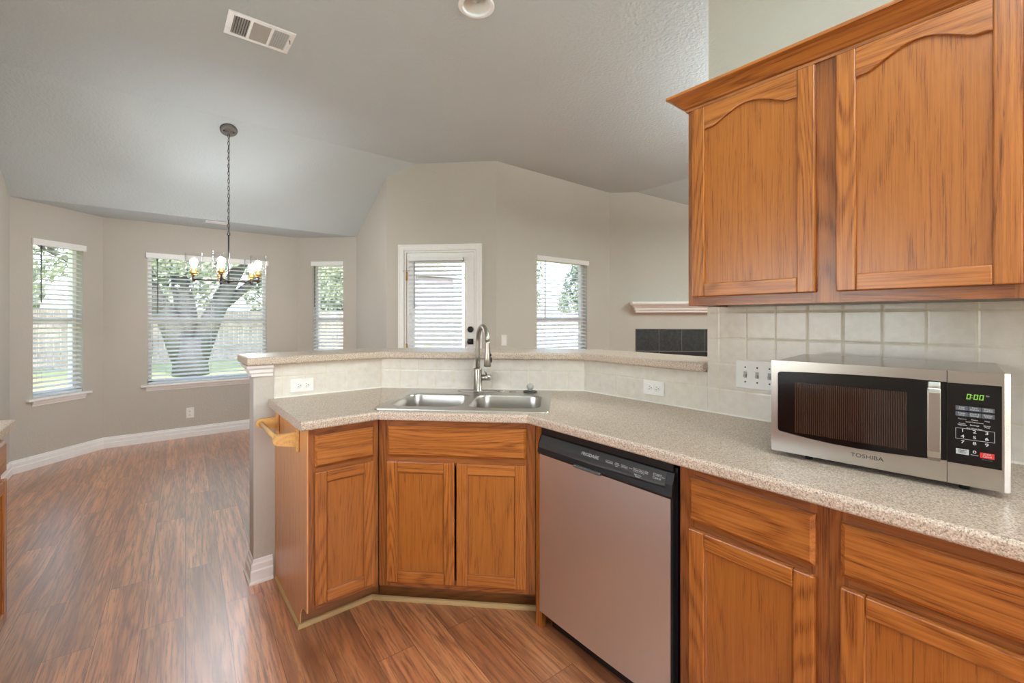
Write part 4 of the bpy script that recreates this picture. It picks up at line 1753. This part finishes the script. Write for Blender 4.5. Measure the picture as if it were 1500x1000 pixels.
sw2 = thing('light_switch', 'single white rocker switch on the wall right of the back door', 'light switch', frame(2.947, 3.776, 1.09, 0))
b = MB()
b.box(-0.036, 0.036, -0.006, -0.0005, -0.058, 0.058, bev=0.002)
b.build('cover_plate', M['plastic'], sw2)
b = MB()
b.box(-0.017, 0.017, -0.010, -0.0062, -0.033, 0.033, bev=0.001)
b.build('rocker', M['trim'], sw2)

# ------------------------------------------------------------------ ceiling fittings
v = thing('ceiling_vent', 'white three-section air vent in the kitchen ceiling', 'vent', T(0.484, 2.962, 3.015))
b = MB()
hx, hy = 0.170, 0.120
for (a, c, d, e) in ((-hx, hx, -hy, -hy + 0.026), (-hx, hx, hy - 0.026, hy), (-hx, -hx + 0.03, -hy + 0.026, hy - 0.026), (hx - 0.03, hx, -hy + 0.026, hy - 0.026),
                     (-0.060, -0.046, -hy + 0.026, hy - 0.026), (0.046, 0.060, -hy + 0.026, hy - 0.026)):
    b.box(a, c, d, e, -0.008, -0.0005)
b.build('frame', M['plastic'], v)
b = MB()
b.box(-hx + 0.03, hx - 0.03, -hy + 0.026, hy - 0.026, -0.0022, -0.0006)
b.build('duct_opening', M['plasticdark'], v)
b = MB()


def louver(cx, cy, along, length, ang, w=0.011):
    ca, sa = math.cos(ang) * w / 2, math.sin(ang) * w / 2
    zc = -0.0068
    if along == 'y':
        q = [(cx - ca, cy - length / 2, zc - sa), (cx + ca, cy - length / 2, zc + sa), (cx + ca, cy + length / 2, zc + sa), (cx - ca, cy + length / 2, zc - sa)]
    else:
        q = [(cx - length / 2, cy - ca, zc - sa), (cx + length / 2, cy - ca, zc - sa), (cx + length / 2, cy + ca, zc + sa), (cx - length / 2, cy + ca, zc + sa)]
    b.face(q)


for i in range(7):
    louver(-0.134 + i * 0.0122, 0, 'y', 0.188, 0.6)
    louver(0.066 + i * 0.0122, 0, 'y', 0.188, -0.35)
for i in range(15):
    louver(0, -0.088 + i * 0.0126, 'x', 0.092, -0.45, 0.0105)
bmesh.ops.solidify(b.bm, geom=b.bm.faces[:], thickness=0.0006)
b.build('louvers', M['plastic'], v)
b = MB()
b.tube([(hx - 0.018, -0.04, -0.008), (hx - 0.018, -0.04, -0.018), (hx - 0.012, -0.02, -0.018)], 0.002, 8)
b.build('lever', M['plasticdark'], v)

v2 = thing('ceiling_vent', 'small white vent in the low ceiling of the bay above the middle window', 'vent', T(0.517, 5.69, 2.36))
b = MB()
b.box(-0.10, 0.10, -0.055, 0.055, -0.006, -0.0005, bev=0.002)
b.build('frame', M['plastic'], v2)

dl = thing('recessed_light', 'unlit recessed can light in the ceiling at the top picture edge', 'recessed light', T(CAN[0], CAN[1], 3.015))
b = MB()
b.lathe([(0.076, 0.0), (0.098, -0.001), (0.098, -0.005), (0.092, -0.009), (0.078, -0.010), (0.074, -0.006), (0.076, 0.0)], n=36, caps=(False, False))
b.build('trim_ring', M['trim'], dl)
b = MB()
prof = [(0.0755, 0.0)]
for i in range(8):
    prof += [(0.0755 - i * 0.0028, 0.010 + i * 0.010), (0.0735 - i * 0.0028, 0.013 + i * 0.010)]
prof += [(0.050, 0.096)]
b.lathe(prof, n=36, caps=(False, True))
b.build('baffle', M['trim'], dl)
b = MB()
b.sphere((0, 0, 0.052), 0.030, sz=1.25)
b.build('bulb', M['bulboff'], dl)

# ------------------------------------------------------------------ chandelier
cx, cy, cz = 0.497, 4.504, 2.957
ch = thing('chandelier', 'five-light chandelier with clear glass shades hanging in the dining bay', 'chandelier', T(cx, cy, 0))
sl = math.atan(0.5566)
RX = Matrix.Rotation(-sl, 3, 'X')
b = MB()
b.lathe([(0.066, -0.0005), (0.066, -0.010), (0.062, -0.016), (0.050, -0.020), (0.016, -0.024), (0.010, -0.034), (0.0, -0.034)], (0, 0, cz), 'z', 32, mat=RX)
can_ = b.build('canopy', M['canopy'], ch)
b = MB()
for s in (-1, 1):
    b.sphere(Vector((0, 0, cz)) + RX @ Vector((s * 0.036, 0, -0.024)), 0.0055, n=10)
b.build('canopy_screw', M['blackm'], can_)
b = MB()
top_, bot_ = cz - 0.040, 2.045
nl = 27
pitch = (top_ - bot_) / nl
for i in range(nl):
    zc = top_ - (i + 0.5) * pitch
    a = (i % 2) * PI / 2 + 0.4
    pts = []
    for k in range(12):
        t = 2 * PI * k / 12
        u, w = 0.0085 * math.cos(t), (pitch * 0.5 + 0.0045) * math.sin(t)
        pts.append((u * math.cos(a), u * math.sin(a), zc + w))
    b.tube(pts, 0.0019, 6, closed=True)
b.tube([(0.004, 0.002, top_ + 0.01)] + [(0.004 * math.cos(i), 0.004 * math.sin(i), top_ - i * (top_ - bot_) / 12) for i in range(13)], 0.0016, 6)
b.build('chain', M['gunmetal'], ch)
b = MB()
b.tube([(0, 0, 2.046), (0, 0, 1.665)], 0.0065, 12)
b.tube([(0.012 * math.cos(t), 0, 2.052 + 0.012 * math.sin(t)) for t in [2 * PI * k / 12 for k in range(12)]], 0.002, 6, closed=True)
b.build('stem', M['gunmetal'], ch)
b = MB()
b.lathe([(0.0, 1.628), (0.008, 1.629), (0.010, 1.640), (0.042, 1.642), (0.046, 1.650), (0.042, 1.660), (0.014, 1.664), (0.010, 1.680), (0.0, 1.680)], n=24)
b.build('hub', M['gunmetal'], ch)
rv, fv = Vector((0.7767, -0.6299, 0)), Vector((0.6299, 0.7767, 0))
RAD = 0.245
for k, ang in enumerate((4, 76, 137, 214, 291)):
    a = math.radians(ang)
    d = rv * math.cos(a) + fv * math.sin(a)
    e = d * RAD
    b = MB()
    b.tube([tuple(d * 0.03 + Vector((0, 0, 1.652))), tuple(e + Vector((0, 0, 1.652)))], 0.0072, 10)
    b.tube([(e.x, e.y, 1.632), (e.x, e.y, 1.688)], 0.0100, 12)
    arm = b.build('arm', M['gunmetal'], ch)
    b = MB()
    b.lathe([(0.0, 1.683), (0.020, 1.684), (0.022, 1.690), (0.014, 1.693), (0.030, 1.700), (0.032, 1.706), (0.024, 1.712), (0.019, 1.714), (0.019, 1.744), (0.0, 1.746)], (e.x, e.y, 0), 'z', 24)
    b.build('brass_cup', M['brass'], arm)
    b = MB()
    b.lathe([(0.026, 1.7065), (0.056, 1.7075), (0.0605, 1.715), (0.0605, 1.868), (0.0590, 1.868), (0.0590, 1.716), (0.0550, 1.709), (0.026, 1.7085)], (e.x, e.y, 0), 'z', 32, caps=(False, False))
    b.build('glass_shade', M['shade'], arm)
    b = MB()
    b.lathe([(0.0, 1.746), (0.014, 1.747), (0.016, 1.765), (0.0245, 1.781), (0.028, 1.797), (0.0245, 1.811), (0.014, 1.821), (0.0, 1.824)], (e.x, e.y, 0), 'z', 20)
    b.build('bulb', M['bulb'], arm)

# ------------------------------------------------------------------ added pendants, unseen, that carry the up and down fill lights
for (nm, lab, x, y, z, sx_, sy_) in (('fill_pendant', 'added white box pendant carrying fill light, unseen behind the camera', 0.35, -0.5, 2.635, 1.35, 0.75),
                                    ('fill_pendant', 'added white box pendant carrying fill light, unseen in the living room', 3.9, 0.2, 2.49, 1.25, 1.25)):
    t_ = thing(nm, lab, 'ceiling light', T(x, y, 3.015))
    b = MB()
    b.box(-sx_ / 2, sx_ / 2, -sy_ / 2, sy_ / 2, z - 3.015, z - 3.015 + 0.045)
    b.build('housing', M['trim'], t_)
    for sx2 in (-0.4, 0.4):
        b = MB()
        b.tube([(sx2 * sx_, 0, z - 3.015 + 0.046), (sx2 * sx_, 0, -0.0005)], 0.006, 8)
        b.build('stem', M['nickel'], t_)

# ------------------------------------------------------------------ outdoors
GZ = -0.18
b = MB()
b.box(-60, 70, 6.4, 90, GZ - 0.3, GZ)
b.box(6.9, 70, -40, 6.39, GZ - 0.3, GZ)
b.box(-60, -1.6, -40, 6.39, GZ - 0.3, GZ)
b.box(-1.59, 6.89, -40, -2.5, GZ - 0.3, GZ)
g = b.build('ground', M['grass'])
g['kind'] = 'structure'


def leaf_cloud(b, c, r, n, size, flat=0.8):
    for _ in range(n):
        while True:
            p = Vector((random.uniform(-1, 1), random.uniform(-1, 1), random.uniform(-1, 1)))
            if p.length < 1:
                break
        p = p.normalized() * (p.length ** 0.5)
        p = Vector(c) + Vector((p.x * r, p.y * r, p.z * r * flat))
        n_ = Vector((random.gauss(0, 1), random.gauss(0, 1), random.gauss(0, 1))).normalized()
        a = n_.orthogonal().normalized()
        d = n_.cross(a)
        s = size * random.uniform(0.6, 1.4)
        b.face([p - a * s, p - d * s * 0.5, p + a * s, p + d * s * 0.5])


# the big tree seen through the middle bay window
tree = thing('shade_tree', 'large forked tree on the lawn seen through the middle bay window', 'tree', T(0.75, 14.6, GZ))
b = MB()
b.tube([(0, 0, 0), (0.0, 0, 0.5), (0.05, 0, 1.0)], [0.42, 0.38, 0.36], 14)
b.tube([(-0.05, 0, 0.25), (-0.42, 0.1, 1.4), (-1.0, 0.2, 2.5), (-1.8, 0, 4.2)], [0.32, 0.27, 0.20, 0.10], 12)
b.tube([(-0.05, 0, 0.6), (-0.1, 0.3, 1.8), (-0.3, 0.4, 3.2), (-0.2, 0.4, 5.0)], [0.30, 0.24, 0.18, 0.08], 12)
b.tube([(0.08, 0, 0.35), (0.42, -0.1, 1.4), (0.85, 0, 2.4), (1.7, 0, 4.2)], [0.30, 0.25, 0.19, 0.09], 12)
b.tube([(0.55, 0, 1.7), (1.4, 0.3, 2.5), (2.6, 0.3, 3.4)], [0.15, 0.11, 0.05], 10)
b.tube([(-0.6, 0, 1.8), (-1.6, -0.2, 2.4), (-2.8, 0, 3.2)], [0.15, 0.10, 0.05], 10)
b.build('trunk', M['bark'], tree)
b = MB()
for (x, y, z, r) in ((-2.4, 0, 4.0, 1.9), (0, 0.3, 4.6, 2.2), (2.4, 0, 4.0, 1.9), (-3.6, 1.0, 3.4, 1.6), (3.7, 1.0, 3.5, 1.7), (0, -0.9, 3.6, 1.3), (-1.2, 0, 5.8, 1.8), (1.4, 0, 5.8, 1.8)):
    leaf_cloud(b, (x, y, z), r, 2600, 0.07)
b.build('foliage', M['leaf'], tree)

# fence behind the lawn
for (lab, p0, p1) in (('pale wooden privacy fence behind the lawn, seen through the bay windows', (-14, 18.5), (9.8, 18.5)),
                      ('pale wooden privacy fence on the right side of the yard', (10, 18.4), (24, 10.4))):
    L = math.hypot(p1[0] - p0[0], p1[1] - p0[1])
    t_ = thing('fence', lab, 'fence', frame(p0[0], p0[1], GZ, math.degrees(math.atan2(p1[1] - p0[1], p1[0] - p0[0]))))
    b = MB()
    n = int(L / 0.15)
    for i in range(n):
        b.box(i * 0.15, i * 0.15 + 0.138, -0.01, 0.01, 0.03, 1.80 + random.uniform(-0.01, 0.01))
    b.build('pickets', M['fence'], t_)
    b = MB()
    for zz in (0.4, 1.4):
        b.box(0, L, 0.012, 0.05, zz, zz + 0.09)
    b.build('rail', M['fence'], t_)
spots = [(-13, 22.5, 3.0, ''), (-6.3, 23.5, 3.0, ''), (0, 23.5, 3.0, ''), (6.0, 23.5, 3.0, ''), (17.4, 22.0, 3.0, ''), (10.0, 31.5, 3.0, ''), (24.5, 21, 3.0, ''), (29, 15, 3.0, '')]
labs = ['leafy green tree behind the fence, leftmost in the bay left window', 'leafy green tree behind the fence, left of the big forked tree', 'leafy green tree behind the fence straight behind the forked trunk',
        'leafy green tree behind the fence, right of the forked trunk', 'leafy green tree behind the fence seen through the narrow right bay window', 'leafy green tree seen over the fence through the back door',
        'leafy green tree over the side fence in the living room window', 'rightmost leafy green tree over the side fence']
for (x, y, r, _), lab in zip(spots, labs):
    t_ = thing('leafy_tree', lab, 'tree', T(x, y, GZ), 'trees beyond the fence')
    b = MB()
    b.tube([(0, 0, 0), (0, 0, 2.2), (0.2, 0, 3.6)], [0.22, 0.17, 0.10], 10)
    b.build('trunk', M['bark'], t_)
    b = MB()
    for k in range(5):
        leaf_cloud(b, (random.uniform(-1.4, 1.4), random.uniform(-0.8, 0.8), 2.6 + 0.8 * k * 0.9), r * 0.62, 1300, 0.14)
    b.build('foliage', M['hedge'], t_)
# neighbour's house past the door
h = thing('house', 'brick house with a grey roof behind the fence, seen through the back door', 'house', frame(11.6, 22.2, GZ, 0))
b = MB()
b.box(-2.1, 2.1, 0.2, 5, 0, 3.9)
b.build('wall', M['brick'], h)
b = MB()
b.prism([(-2.4, 3.9), (2.4, 3.9), (0, 5.4)], 0.0, 5.3, axis='y')
b.build('roof', M['roof'], h)
